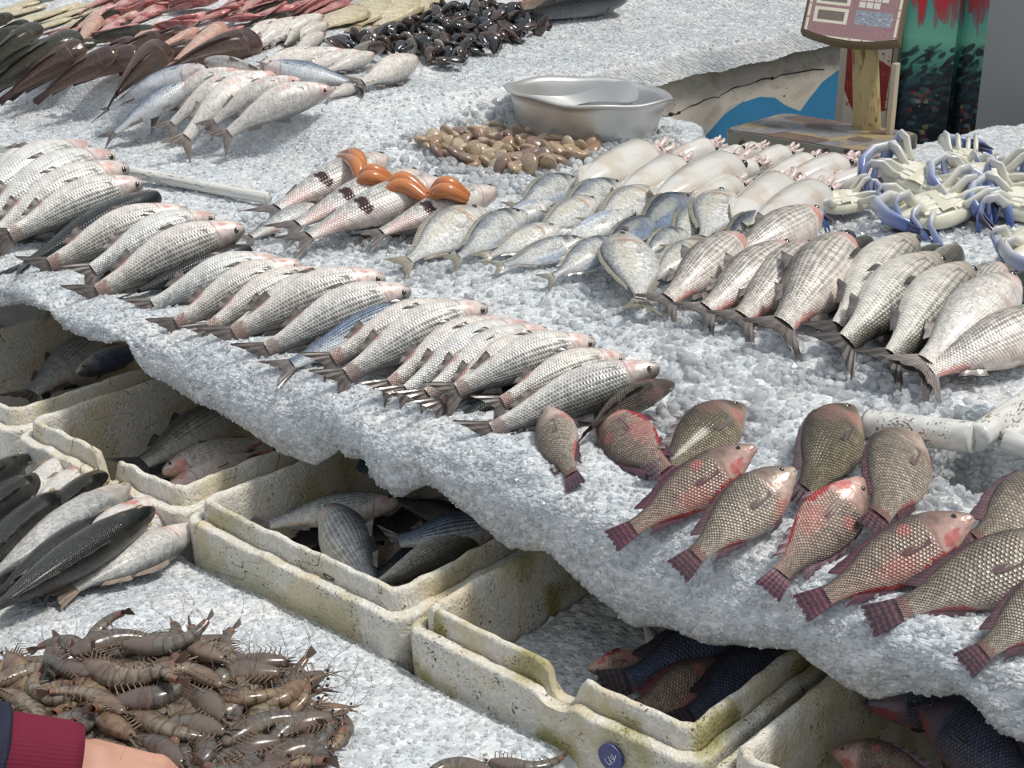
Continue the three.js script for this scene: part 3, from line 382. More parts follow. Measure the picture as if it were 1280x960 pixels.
  for (const sd of [1, -1]) { const [t, b, w] = profAt(R, pu), z = w * 0.97 * sd; pf.push(fin((u) => [xs(pu), (u - 0.5) * 0.045 * (kind === 'tilapia' ? 1.3 : 1) - 0.012, z], (u) => [xs(pu) - pl * (0.55 + 0.45 * Math.sin(Math.PI * (0.1 + 0.75 * u))), (u - 0.5) * 0.05 - 0.02, z * 0.98 + sd * 0.003], 8, 0.0025, 0.0015, 0.1, 4)); }
  pf.forEach((g, i) => { parts['pectoral_fin' + (i ? '_001' : '')] = g; });
  const eu = { mullet: 0.065, bass: 0.09, bream: 0.11, tilapia: 0.10, catfish: 0.07, flatfish: 0.08 }[kind], er = { mullet: 0.017, bass: 0.019, bream: 0.022, tilapia: 0.018, catfish: 0.007, flatfish: 0.01 }[kind], ey = { mullet: 0.28, bass: 0.38, bream: 0.42, tilapia: 0.42, catfish: 0.3, flatfish: 0.3 }[kind];
  const eg = [1, -1].map((sd) => { const [t, , w] = profAt(R, eu); const g = new THREE.SphereGeometry(er, 12, 8).rotateX(Math.PI / 2 * sd).scale(1, 1, 0.5).translate(xs(eu), t * ey, sd * w * Math.sqrt(1 - ey * ey * 0.8) * 0.94); return g; });
  eg.forEach((g, i) => { parts['eye' + (i ? '_001' : '')] = paint(g, (x, y, z, u, v) => v > 0.72 ? [0.008, 0.008, 0.01] : lin(176, 160, 120)); });
  for (const k in parts) bendG(parts[k], bend);
  return fishGeo[key] = parts;
}
const BEND = { s: [0, 0], a: [0, -0.035], b: [0.03, 0], c: [-0.03, 0], d: [0.02, -0.03, 0.5], e: [0, 0.03], h: [0.09, 0], k: [-0.03, -0.03, -0.5], v: [-0.06, -0.02], w: [0, -0.075] };
// ---------------------------------------------------------------- fish: skins
function skin(o) { // stops: colours from belly (0) to back (1)
  const { stops, rows = 16, cols = 50, edge = 0.25, stripe = 0, head = 0.2, headTop = [90, 85, 80], headLow = [214, 196, 188], blots = [], seed = 1, speck = 0 } = o;
  const stop = (a) => { let i = 1; while (i < stops.length - 1 && a > stops[i][0]) i++; const A = stops[i - 1], B = stops[i]; return mix3(A[1], B[1], ss(A[0], B[0], a)); };
  const cell = (u, a) => { const r = a * rows, ri = Math.floor(r), q = u * cols + (ri % 2) * 0.5; return [q - Math.floor(q) - 0.5, r - ri - 0.5, ri, Math.floor(q)]; };
  const col = dataTex(448, 224, (u, v) => {
    const a = 1 - Math.abs(2 * v - 1), n = fbm(u * 9, v * 6, 3, seed), n2 = fbm(u * 40, v * 22, 2, seed + 3); let c = stop(clamp(a + (n - 0.5) * 0.16));
    const [fx, fy, ri, ci] = cell(u, a), d = Math.hypot(fx + 0.35, fy * 0.9), e = ss(0.42, 0.72, d), on = ss(head - 0.01, head + 0.04, u) * (0.2 + 0.8 * ss(o.smooth ?? 0.2, (o.smooth ?? 0.2) + 0.35, a)), hv = hash(ri, ci, seed);
    let k = 1 - edge * e * on; k *= 1 + (hv - 0.5) * 0.24 * on; k *= 1 - stripe * ss(0.25, 0.12, Math.abs(fy)) * on * ss(0.22, 0.45, a) * (1 - ss(0.86, 0.98, a)); c = c.map((x) => x * k);
    const h = 1 - ss(head - 0.06, head + 0.03, u + (n2 - 0.5) * 0.03); c = mix3(c, mix3(headLow, headTop, ss(0.42, 0.78, a + (n - 0.5) * 0.3)), h * (o.hmix ?? 0.6)); c = mix3(c, o.gill || [150, 84, 78], (o.gmix ?? 0.38) * Math.exp(-(((u - head - 0.012 * Math.cos(a * 5)) / 0.008) ** 2)) * (1 - ss(0.6, 0.8, a)));
    c = mix3(c, [80, 60, 56], 0.7 * Math.exp(-(((a - 0.36) / 0.03) ** 2)) * (1 - ss(0.03, 0.055, u)));
    for (const [bu, ba, ru, ra, bc, am] of blots) { const q = ((u - bu) / ru) ** 2 + ((a - ba) / ra) ** 2 + (n2 - 0.5) * 1.1; c = mix3(c, bc, am * (1 - ss(0.4, 1.15, q))); }
    c = c.map((x) => x * (0.9 + 0.2 * n2 - 0.10 * h * ss(0.55, 0.75, n))); if (speck && hash(u * 448 | 0, v * 224 | 0, seed) > 1 - speck) c = c.map((x) => x * 0.55); return c;
  });
  const key = rows + '_' + cols; const bump = skin.bumps[key] ??= dataTex(512, 256, (u, v) => { const a = 1 - Math.abs(2 * v - 1), [fx, fy] = cell(u, a), d = Math.hypot(fx + 0.35, fy * 0.9), on = ss(head - 0.01, head + 0.03, u); return 255 * (lerp(0.6, 0.7 - 0.5 * ss(0.2, 0.75, d), on) + 0.28 * (fbm(u * 38, v * 30, 3, 5) - 0.5)); }, false);
  const m = phys({ map: col, bumpMap: bump, bumpScale: o.bump ?? 0.0012, roughness: (o.rough ?? 0.34) * 0.85, metalness: o.metal ?? 0.12, clearcoat: 0.12, clearcoatRoughness: 0.15 });
  const F = o.fin || [[128, 120, 112], [92, 84, 80]];
  const ft = dataTex(128, 64, (u, v) => { const ray = 0.5 + 0.5 * Math.cos(u * 22 * 2 * Math.PI), band = o.band ? 0.5 + 0.5 * Math.sin(v * 34 + Math.sin(u * 20) * 0.6) : 0.5; let c = mix3(F[0], F[1], clamp(v * 0.8 + (vnoise(u * 9, v * 6, seed) - 0.5) * 0.7)); return c.map((x) => x * (0.75 + 0.35 * ray) * (o.band ? 0.7 + 0.6 * band : 1)); });
  const pc = mix3(stop(0.5), F[0], o.band ? 0.6 : 0.35).map((x) => x * 0.92);
  return { body: m, fin: phys({ map: ft, roughness: 0.35, clearcoat: 0.5, transmission: o.band ? 0.15 : 0.32 }), pec: phys({ color: new THREE.Color().setRGB(...lin(...pc)), roughness: 0.35, clearcoat: 0.5, transmission: 0.25 }) };
}
skin.bumps = {};
const EYE_M = phys({ vertexColors: true, roughness: 0.12, clearcoat: 1 });
const PINK = [205, 128, 122], RED = [176, 44, 48], ORANGE = [216, 140, 42];
const mulletBase = { rows: 17, cols: 52, head: 0.19, stripe: 0.34, edge: 0.2, headTop: [112, 100, 94], headLow: [222, 200, 192], fin: [[156, 146, 138], [88, 80, 78]] };
const SKIN = {
  mullet0: skin({ ...mulletBase, stops: [[0, [232, 228, 220]], [0.42, [228, 225, 218]], [0.58, [196, 194, 188]], [0.78, [126, 126, 122]], [1, [82, 84, 82]]], seed: 2, blots: [[0.66, 0.04, 0.022, 0.05, ORANGE, 0.95], [0.15, 0.4, 0.03, 0.12, PINK, 0.35], [0.72, 0.08, 0.06, 0.1, PINK, 0.5], [0.96, 0.5, 0.05, 0.5, [128, 104, 96], 0.6]] }),
  mullet1: skin({ ...mulletBase, stops: [[0, [232, 224, 215]], [0.4, [226, 220, 211]], [0.56, [190, 186, 178]], [0.8, [118, 114, 108]], [1, [80, 78, 74]]], seed: 12, blots: [[0.66, 0.03, 0.016, 0.045, ORANGE, 0.9], [0.13, 0.36, 0.03, 0.12, [200, 120, 116], 0.45], [0.78, 0.06, 0.07, 0.12, [200, 112, 104], 0.55], [0.97, 0.5, 0.06, 0.6, [132, 96, 88], 0.6]] }),
  mullet2: skin({ ...mulletBase, stripe: 0.25, stops: [[0, [232, 229, 222]], [0.4, [222, 222, 218]], [0.6, [190, 193, 194]], [0.8, [140, 145, 148]], [1, [98, 102, 104]]], seed: 22, blots: [[0.1, 0.4, 0.05, 0.15, [214, 160, 152], 0.5], [0.75, 0.06, 0.05, 0.1, [214, 150, 140], 0.5]] }),
  mulletPink: skin({ ...mulletBase, stripe: 0.22, edge: 0.16, stops: [[0, [234, 218, 208]], [0.5, [230, 222, 213]], [0.7, [204, 197, 188]], [0.86, [152, 145, 137]], [1, [104, 98, 92]]], seed: 31, headLow: [226, 190, 180], blots: [[0.13, 0.35, 0.07, 0.25, [220, 150, 140], 0.7], [0.9, 0.1, 0.12, 0.2, [214, 130, 124], 0.6]] }),
  mulletBlue: skin({ ...mulletBase, stripe: 0.5, edge: 0.3, stops: [[0, [226, 226, 226]], [0.35, [214, 220, 226]], [0.6, [150, 170, 198]], [0.8, [96, 116, 152]], [1, [58, 68, 90]]], seed: 41 }),
  mulletDark: skin({ ...mulletBase, stripe: 0.2, edge: 0.3, headTop: [34, 36, 38], headLow: [120, 112, 108], stops: [[0, [206, 204, 200]], [0.3, [150, 156, 164]], [0.5, [84, 92, 98]], [0.7, [54, 60, 62]], [1, [36, 40, 42]]], seed: 51, fin: [[84, 84, 88], [54, 54, 58]] }),
  mulletOlive: skin({ ...mulletBase, stripe: 0.3, edge: 0.32, headTop: [70, 68, 60], headLow: [158, 148, 136], stops: [[0, [232, 227, 217]], [0.42, [222, 217, 206]], [0.58, [166, 162, 150]], [0.74, [100, 98, 88]], [1, [60, 60, 52]]], seed: 61, fin: [[110, 104, 100], [76, 72, 72]] }),
  mulletCut: skin({ ...mulletBase, stripe: 0.18, edge: 0.18, stops: [[0, [228, 214, 206]], [0.4, [224, 220, 214]], [0.7, [206, 206, 202]], [1, [150, 150, 150]]], seed: 71, blots: [[0.63, 0.40, 0.04, 0.24, [52, 26, 28], 1], [0.85, 0.3, 0.12, 0.3, [222, 186, 180], 0.6]] }),
  bassDark: skin({ rows: 30, cols: 90, head: 0.26, edge: 0.14, stripe: 0, headTop: [30, 33, 31], headLow: [150, 138, 128], gill: [90, 50, 46], stops: [[0, [224, 222, 216]], [0.22, [196, 196, 192]], [0.4, [112, 114, 112]], [0.6, [62, 64, 62]], [1, [36, 38, 36]]], seed: 81, blots: [[0.16, 0.55, 0.05, 0.12, [132, 116, 94], 0.6], [0.09, 0.5, 0.05, 0.09, [150, 140, 120], 0.5], [0.21, 0.62, 0.02, 0.16, [96, 88, 72], 0.6]], fin: [[98, 94, 84], [70, 68, 62]], rough: 0.22, smooth: 0, hmix: 0.8 }),
  bassPale: skin({ rows: 30, cols: 90, head: 0.26, edge: 0.08, headTop: [176, 168, 160], headLow: [228, 214, 206], gill: [190, 80, 76], stops: [[0, [234, 230, 224]], [0.5, [222, 218, 212]], [0.8, [178, 178, 176]], [1, [112, 116, 116]]], seed: 91, blots: [[0.26, 0.2, 0.06, 0.16, [206, 120, 110], 0.6], [0.12, 0.3, 0.04, 0.1, [218, 168, 158], 0.5]], fin: [[196, 176, 160], [150, 134, 120]], rough: 0.25 }),
  bream0: skin({ rows: 34, cols: 66, head: 0.25, edge: 0.14, headTop: [62, 66, 74], headLow: [216, 212, 200], gill: [130, 104, 88], smooth: 0, stops: [[0, [232, 234, 236]], [0.3, [224, 226, 228]], [0.6, [206, 208, 204]], [0.82, [142, 150, 158]], [1, [58, 66, 80]]], seed: 101, blots: [[0.03, 0.8, 0.12, 0.2, [34, 38, 46], 0.85], [0.4, 0.2, 0.3, 0.14, [150, 172, 204], 0.45], [0.15, 0.78, 0.03, 0.05, [214, 196, 130], 0.4], [0.26, 0.82, 0.03, 0.1, [70, 62, 56], 0.5]], fin: [[176, 172, 156], [140, 136, 124]], metal: 0.22, rough: 0.26 }),
  bream1: skin({ rows: 34, cols: 66, head: 0.25, edge: 0.12, headTop: [150, 148, 142], headLow: [226, 222, 212], gill: [164, 120, 84], smooth: 0, stops: [[0, [238, 238, 236]], [0.4, [230, 230, 227]], [0.7, [214, 213, 206]], [0.88, [160, 164, 166]], [1, [92, 98, 106]]], seed: 111, blots: [[0.12, 0.84, 0.05, 0.08, [60, 58, 58], 0.7], [0.27, 0.55, 0.03, 0.2, [172, 124, 92], 0.5], [0.5, 0.6, 0.25, 0.12, [220, 212, 178], 0.25]], fin: [[190, 184, 166], [150, 144, 128]], metal: 0.2, rough: 0.26 }),
  bream2: skin({ rows: 34, cols: 66, head: 0.25, edge: 0.18, headTop: [40, 44, 52], headLow: [170, 174, 178], stops: [[0, [214, 218, 222]], [0.25, [150, 170, 198]], [0.5, [130, 142, 158]], [0.75, [96, 106, 118]], [1, [52, 58, 70]]], seed: 121, blots: [[0.6, 0.6, 0.3, 0.14, [214, 210, 190], 0.5]], fin: [[150, 146, 130], [110, 108, 100]], metal: 0.22, rough: 0.26 }),
  tilapia0: skin({ rows: 26, cols: 40, head: 0.27, smooth: 0, edge: 0.4, headTop: [120, 104, 96], headLow: [212, 184, 172], stops: [[0, [208, 192, 178]], [0.4, [186, 174, 158]], [0.7, [148, 137, 123]], [1, [92, 84, 77]]], seed: 131, blots: [[0.3, 0.16, 0.1, 0.16, PINK, 0.55], [0.75, 0.06, 0.14, 0.14, [184, 70, 74], 0.6], [0.98, 0.5, 0.05, 0.6, [130, 80, 78], 0.5]], fin: [[112, 74, 80], [62, 38, 50]], band: true, bump: 0.002 }),
  tilapia1: skin({ rows: 26, cols: 40, head: 0.27, smooth: 0, edge: 0.38, headTop: [140, 110, 102], headLow: [220, 176, 166], stops: [[0, [204, 146, 138]], [0.25, [192, 162, 148]], [0.6, [160, 142, 128]], [1, [100, 84, 78]]], seed: 141, blots: [[0.34, 0.1, 0.16, 0.16, RED, 0.75], [0.72, 0.05, 0.2, 0.12, RED, 0.8], [0.18, 0.3, 0.07, 0.14, [206, 96, 94], 0.6], [0.4, 0.7, 0.05, 0.1, [206, 110, 104], 0.5], [0.55, 0.35, 0.14, 0.18, [204, 120, 112], 0.4]], fin: [[116, 62, 76], [66, 36, 52]], band: true, bump: 0.002 }),
  tilapia2: skin({ rows: 26, cols: 40, head: 0.27, smooth: 0, edge: 0.45, headTop: [96, 84, 78], headLow: [176, 150, 140], stops: [[0, [184, 170, 148]], [0.3, [158, 148, 124]], [0.6, [112, 104, 85]], [1, [70, 62, 56]]], seed: 151, blots: [[0.3, 0.75, 0.14, 0.2, [150, 112, 108], 0.5], [0.2, 0.4, 0.05, 0.2, [190, 110, 104], 0.5]], fin: [[92, 70, 74], [52, 36, 46]], band: true, bump: 0.002 }),
  tilapia3: skin({ rows: 26, cols: 40, head: 0.27, smooth: 0, edge: 0.4, headTop: [62, 64, 74], headLow: [150, 106, 108], stops: [[0, [180, 124, 120]], [0.2, [116, 112, 126]], [0.5, [80, 92, 118]], [1, [52, 56, 68]]], seed: 161, blots: [[0.13, 0.2, 0.09, 0.2, [188, 88, 92], 0.7]], fin: [[70, 58, 66], [44, 36, 46]], band: true, bump: 0.002 }),
  catfish0: skin({ rows: 60, cols: 120, head: 0.2, edge: 0.05, headTop: [52, 52, 46], headLow: [120, 108, 92], gill: [60, 52, 44], stops: [[0, [214, 198, 172]], [0.22, [172, 158, 130]], [0.42, [112, 108, 88]], [0.7, [84, 82, 68]], [1, [64, 63, 54]]], seed: 171, blots: [[0.5, 0.45, 0.5, 0.05, [176, 160, 120], 0.35]], fin: [[72, 64, 54], [56, 44, 42]], rough: 0.2, bump: 0.003 }),
  catfish1: skin({ rows: 60, cols: 120, head: 0.2, edge: 0.05, headTop: [74, 58, 56], headLow: [150, 104, 92], gill: [80, 46, 44], speck: 0.04, stops: [[0, [216, 176, 152]], [0.25, [172, 134, 112]], [0.5, [128, 102, 88]], [0.8, [106, 84, 74]], [1, [84, 68, 62]]], seed: 181, blots: [[0.5, 0.42, 0.5, 0.08, [190, 160, 130], 0.35], [0.35, 0.2, 0.2, 0.2, [188, 100, 90], 0.4]], fin: [[100, 62, 60], [74, 42, 48]], rough: 0.2, bump: 0.003 }),
  pink0: skin({ rows: 40, cols: 90, head: 0.2, edge: 0.06, headTop: [200, 150, 136], headLow: [232, 198, 180], stops: [[0, [236, 216, 198]], [0.4, [230, 200, 180]], [0.8, [216, 178, 160]], [1, [190, 150, 136]]], seed: 191, fin: [[206, 160, 140], [170, 124, 110]], rough: 0.26 }),
  pink1: skin({ rows: 26, cols: 50, head: 0.24, edge: 0.16, headTop: [190, 112, 112], headLow: [228, 184, 174], stops: [[0, [240, 218, 208]], [0.4, [232, 192, 182]], [0.7, [216, 158, 152]], [1, [186, 120, 120]]], seed: 201, blots: [[0.5, 0.5, 0.1, 0.3, [226, 190, 186], 0.5], [0.3, 0.7, 0.1, 0.2, [168, 70, 84], 0.5]], fin: [[222, 176, 166], [204, 148, 142]], rough: 0.2 }),
  cream: skin({ rows: 60, cols: 120, head: 0.16, edge: 0.04, headTop: [196, 180, 140], headLow: [226, 214, 186], gill: [170, 140, 110], stops: [[0, [238, 230, 208]], [0.5, [230, 220, 190]], [1, [206, 192, 156]]], seed: 211, fin: [[214, 198, 160], [176, 156, 124]], rough: 0.24 }),
  pale: skin({ rows: 40, cols: 90, head: 0.2, edge: 0.06, headTop: [200, 188, 180], headLow: [234, 220, 212], gill: [206, 150, 144], stops: [[0, [238, 234, 228]], [0.5, [230, 224, 216]], [0.8, [206, 202, 196]], [1, [150, 150, 150]]], seed: 221, blots: [[0.66, 0.04, 0.02, 0.05, ORANGE, 0.9], [0.06, 0.4, 0.06, 0.4, [214, 150, 144], 0.5], [0.4, 0.3, 0.06, 0.1, [222, 170, 160], 0.4]], fin: [[190, 176, 166], [130, 120, 116]], rough: 0.3 }),
};
const KIND = (s) => s.startsWith('mullet') || s === 'pale' ? 'mullet' : s.startsWith('bass') ? 'bass' : s.startsWith('bream') ? 'bream' : s.startsWith('tilapia') ? 'tilapia' : s.startsWith('catfish') ? 'catfish' : s === 'cream' ? 'flatfish' : s === 'pink1' ? 'bream' : 'catfish';
const NAME = { mullet: 'mullet', bass: 'sea_bass', bream: 'sea_bream', tilapia: 'tilapia', catfish: 'catfish', flatfish: 'flatfish' };
// roll 0: back to the right of the heading, fish flat on its side; 90: upright; 180: back to the left; negative: belly up
function fish(sk, tail, head, o = {}) {
  const kind = o.kind || KIND(sk), H = o.field || upperH, rho = (o.roll ?? -25) * Math.PI / 180, R = PROFILE[kind];
  const mid = profAt(R, 0.45), half = Math.abs(Math.cos(rho)) * mid[2] + Math.abs(Math.sin(rho)) * (mid[0] + mid[1]) / 2;
  let A, B, L = 0.3; for (let k = 0; k < 3; k++) { const l = half * L * 0.85 + (o.lift || 0); if (o.y !== undefined) { A = onY(tail[0], tail[1], o.y + (o.ty || 0)); B = onY(head[0], head[1], o.y + (o.hy || 0)); } else { A = onField(tail[0], tail[1], H, l * 0.55 + (o.ty || 0)); B = onField(head[0], head[1], H, l + (o.hy || 0)); } L = A.distanceTo(B); }
  if (o.y === undefined) for (let it = 0; it < 4; it++) { // lift the fish clear of the ice along its whole length
    let pen = 0; for (let k = 0.14; k < 0.9; k += 0.08) { const q = A.clone().lerp(B, k), [t0, b0, w0] = profAt(R, clamp((1 - k) / BL)), need = (Math.abs(Math.cos(rho)) * w0 + Math.abs(Math.sin(rho)) * (t0 + b0) / 2) * L * 0.62; const f = 1 - (2 * k - 1) ** 2, rise = (Math.sin(rho) * BEND[o.bend || 's'][1] - Math.cos(rho) * BEND[o.bend || 's'][0]) * f * L; pen = Math.max(pen, H(q.x, q.z) + need - q.y - (o.face === undefined ? rise : 0)); }
    if (pen < 0.001 || (o.lift || 0) < 0) break; const f = 1 - pen / (EYE.y - (A.y + B.y) / 2); for (const q of [A, B]) q.sub(EYE).multiplyScalar(f).add(EYE); L = A.distanceTo(B); }
  const X = B.clone().sub(A).normalize(), S = V().crossVectors(X, UP).normalize(), N = V().crossVectors(S, X).normalize(); let D = S.clone().multiplyScalar(Math.cos(rho)).addScaledVector(N, Math.sin(rho));
  if (o.face !== undefined) { // lean the upper flank toward the buyers' side by this many degrees
    const C = S.clone().multiplyScalar(Math.sign(S.dot(FH)) * -1 || 1), b = o.face * Math.PI / 180, F = N.clone().multiplyScalar(Math.cos(b)).addScaledVector(C, Math.sin(b)); D = V().crossVectors(X, F); if ((D.dot(S) > 0) !== (o.back === 'r')) D.negate(); }
  const Z = V().crossVectors(X, D);
  const g = thing(o.name || NAME[kind], o.label, 'fish', o.group); g.position.copy(A).lerp(B, 0.5); g.quaternion.setFromRotationMatrix(new THREE.Matrix4().makeBasis(X, D, Z));
  const sc = L, fat = o.fat || 1; g.scale.set(sc, sc * fat, sc * (o.wide || fat));
  const G = fishShape(kind, o.bend || 's', BEND[o.bend || 's']), M = SKIN[sk];
  for (const k in G) if (!(o.skip || []).includes(k)) part(g, k, G[k], k === 'body' ? M.body : k.startsWith('eye') ? EYE_M : k.startsWith('pectoral') ? M.pec : M.fin);
  if (fish.log) console.log(NAME[kind], L.toFixed(3), g.position.toArray().map((q) => q.toFixed(2)).join(' '));
  return g;
}
// ---------------------------------------------------------------- fish: where they lie, tail pixel to head pixel
const ORD = ['first', 'second', 'third', 'fourth', 'fifth', 'sixth', 'seventh', 'eighth', 'ninth', 'tenth', 'eleventh', 'twelfth', 'thirteenth', 'fourteenth'];
const G = (label, group, list, base = {}) => list.forEach(([sk, t, h, o = {}], i) => fish(sk, t, h, { label: typeof label === 'function' ? label(ORD[list.length - 1 - i], ORD[i], sk) : label, group: typeof group === 'function' ? group(sk) : group, ...base, ...o }));
// mullets by the white rail
G((n) => `pale belly-up mullet beside the white rail, ${n} counted from the nearly black one`, 'pale mullets beside the white rail', [
  ['mullet2', [-75, 262], [92, 180], { lift: 0.03 }], ['mullet2', [-60, 285], [112, 184], { lift: 0.03, bend: 'a' }], ['mullet2', [-55, 310], [142, 194], { lift: 0.03, bend: 'a' }],
  ['mullet0', [-45, 330], [160, 209], { lift: 0.026, bend: 'a' }], ['mullet0', [-18, 312], [179, 228], { lift: 0.026, bend: 'd' }], ['mullet1', [30, 348], [234, 263], { lift: 0.018, bend: 'd' }],
  ['mullet2', [88, 356], [268, 271], { lift: 0.018, bend: 'a' }], ['mullet1', [88, 386], [306, 284], { lift: 0.02, bend: 'd' }]], { roll: -58, fat: 1.14 });
fish('mulletDark', [2, 346], [201, 244], { roll: 12, lift: 0.004, label: 'dark blue-backed mullet squeezed between pale mullets by the white rail', bend: 'a' });
fish('mulletDark', [146, 374], [315, 311], { roll: 20, lift: 0.002, label: 'nearly black mullet lying at the edge of the heap with bare ice beside it', bend: 'a' });
fish('mullet2', [45, 395], [170, 330], { roll: -50, lift: -0.012, label: 'silver mullet half buried under the heap beside the white rail', group: 'silver mullets buried under the rail heap' });
fish('mullet2', [95, 372], [215, 318], { roll: -50, lift: -0.012, label: 'silver mullet half buried under the heap beside the white rail', group: 'silver mullets buried under the rail heap' });
// the long row on the ledge
G((n) => `grey belly-up mullet in the ledge row, ${n} counted from the large one closing it`, 'mullets in the long row on the ice ledge', [
  ['mullet2', [162, 398], [352, 326], { lift: -0.004, bend: 'a' }], ['mullet1', [192, 424], [377, 329], { lift: 0.014, bend: 'd' }], ['mullet1', [236, 430], [404, 340], { lift: 0.012, bend: 'a' }], ['mullet0', [262, 436], [450, 343], { lift: 0.014, bend: 'a' }], ['mullet1', [258, 438], [482, 346], { lift: 0.018, bend: 'a' }],
  ['mullet0', [302, 458], [514, 362], { lift: 0.022, bend: 'a' }], ['mullet1', [386, 468], [580, 384], { lift: 0.01, bend: 'a' }], ['mullet0', [402, 492], [609, 384], { lift: 0.018, bend: 'a' }], ['mullet1', [462, 503], [634, 402], { lift: 0.018, bend: 'a' }], ['mullet2', [482, 512], [660, 406], { lift: 0.014, bend: 'a' }],
  ['mullet0', [508, 516], [684, 413], { lift: 0.016, bend: 'a' }], ['mullet1', [528, 528], [700, 420], { lift: 0.014, bend: 'a' }], ['mullet0', [540, 506], [744, 427], { lift: 0.026, bend: 'a' }], ['mullet1', [600, 520], [780, 447], { lift: 0.02, bend: 'a' }]], { roll: -58, fat: 1.14 });
fish('mulletBlue', [332, 470], [532, 380], { roll: 160, lift: 0.004, label: 'blue-striped silver mullet with its back up amid the belly-up row', fat: 1.05 });
fish('mullet0', [576, 556], [825, 459], { roll: -40, lift: 0.026, bend: 'd', fat: 1.02, label: 'large grey mullet closing the long row, frayed dark tail over the ledge' });
fish('mulletDark', [538, 540], [690, 470], { roll: 10, lift: -0.004, label: 'dark mullet tucked under the belly-up row, only its flank showing', group: 'dark mullets under the row' });
fish('mulletDark', [612, 556], [760, 490], { roll: 10, lift: -0.004, label: 'dark mullet tucked under the belly-up row, only its flank showing', group: 'dark mullets under the row' });
fish('tilapia2', [722, 552], [843, 480], { kind: 'bass', name: 'bent_fish', roll: 55, lift: 0.018, bend: 'v', fat: 1.25, label: 'olive fish bent over the last grey mullet with its tail hanging down' });
// tilapia
const TG = 'tilapia at the end of the ice ledge';
fish('tilapia0', [720, 610], [684, 510], { face: 34, fat: 0.95, label: 'small pale tilapia tail down under the bent olive fish' });
fish('tilapia1', [848, 604], [752, 516], { face: 34, label: 'rosy tilapia lying under the bent olive fish', lift: 0.0 });
fish('tilapia2', [812, 598], [930, 508], { face: 34, label: 'golden olive tilapia with an ice lump at its gill' });
fish('tilapia1', [762, 678], [944, 558], { face: 34, lift: 0.02, bend: 'c', fat: 0.86, label: 'red-bellied tilapia stretched across others with a banded purple tail' });
fish('tilapia0', [845, 716], [994, 586], { face: 34, label: 'pale grey tilapia right beside the red-bellied one, tail over the ledge' });
fish('tilapia2', [996, 634], [1066, 510], { face: 34, label: 'dark olive tilapia with its head toward the loose ice' });
fish('tilapia1', [958, 742], [1078, 598], { face: 34, back: 'r', lift: 0.01, label: 'pinkish tilapia with a dark spread fin in the middle of the group' });
fish('tilapia0', [1090, 668], [1142, 542], { face: 34, label: 'pale tilapia with a red-brown side fin in front of the sunk pipe' });
fish('tilapia1', [998, 762], [1217, 646], { face: 34, lift: 0.018, fat: 0.92, bend: 'c', label: 'tilapia with crimson belly streak and torn dark red tail' });
fish('tilapia0', [1196, 694], [1350, 606], { y: 0.828, face: 34, label: 'large pale tilapia beside the dark gap between the trays' });
fish('tilapia0', [1082, 778], [1352, 676], { face: 34, lift: 0.024, fat: 0.92, label: 'big cream tilapia with striped pink tail hanging over the ledge' });
fish('tilapia0', [1202, 834], [1372, 712], { face: 34, lift: 0.012, label: 'tilapia with a maroon tail hanging low over the ledge' });
// mullets with roe
const roeL = ['plump roe-dressed mullet with a dark cut, next to the packed ice bank', 'roe-dressed mullet with a dark cut, second from the packed ice bank', 'roe-dressed mullet with a dark cut, third from the packed ice bank', 'roe-dressed mullet with a dark cut, next to the breams'];
for (const [i, t, h] of [[0, [318, 276], [486, 200]], [1, [340, 296], [528, 220]], [2, [352, 312], [556, 230]], [3, [448, 304], [622, 240]]])
  fish('mulletCut', t, h, { roll: 165, lift: 0.012, bend: 'b', label: roeL[i], group: 'four mullets dressed with roe' });
fish('mullet2', [296, 304], [400, 256], { roll: 165, label: 'silver mullet tail showing under the roe-dressed mullets', group: 'mullets under the roe-dressed ones' });
fish('mullet2', [440, 300], [580, 262], { roll: 165, lift: -0.01, label: 'pink mullet showing under the last roe-dressed one' });
{ // roe: two plump lobes each
  const ROE = phys({ map: dataTex(256, 128, (u, v) => { const n = fbm(u * 9, v * 9, 3, 4), w = Math.abs(fbm(u * 5, v * 12, 2, 9) - 0.5); return mix3(mix3([206, 134, 62], [190, 112, 74], n), [168, 70, 50], ss(0.02, 0.0, w) * 0.6); }), roughness: 0.25, clearcoat: 0.7 });
  const spots = [[[424, 197], [446, 206], [452, 232]], [[446, 236], [462, 222], [492, 232]], [[478, 249], [500, 232], [534, 250]], [[537, 249], [556, 238], [584, 250]]];
  spots.forEach((s, i) => {
    const pts = s.map(([x, y], k) => onField(x, y, upperH, k === 1 ? 0.088 : 0.064)), c = pts[1], off = V(-0.009, 0, -0.022).applyAxisAngle(UP, 0.3);
    const t = thing('fish_roe', ['orange roe pair draped over the roe-dressed mullet lying farthest from the breams', 'orange roe pair on the mullet second from the ice bank', 'salmon-coloured roe pair on the mullet by the dark fin spine', 'golden roe pair on the roe-dressed mullet next to the breams'][i], 'roe'); t.position.copy(c);
    for (const k of [0, 1]) { const q = curve(pts.map((p, m) => p.clone().sub(c).addScaledVector(off, k).add(V(0, k * (m === 1 ? 0.006 : 0), 0))), 16); part(t, 'lobe', tube(q, q.map((_, j) => 0.014 * Math.pow(Math.sin(Math.PI * (0.12 + 0.76 * j / 16)), 0.6)), 14), ROE); }
  });
}
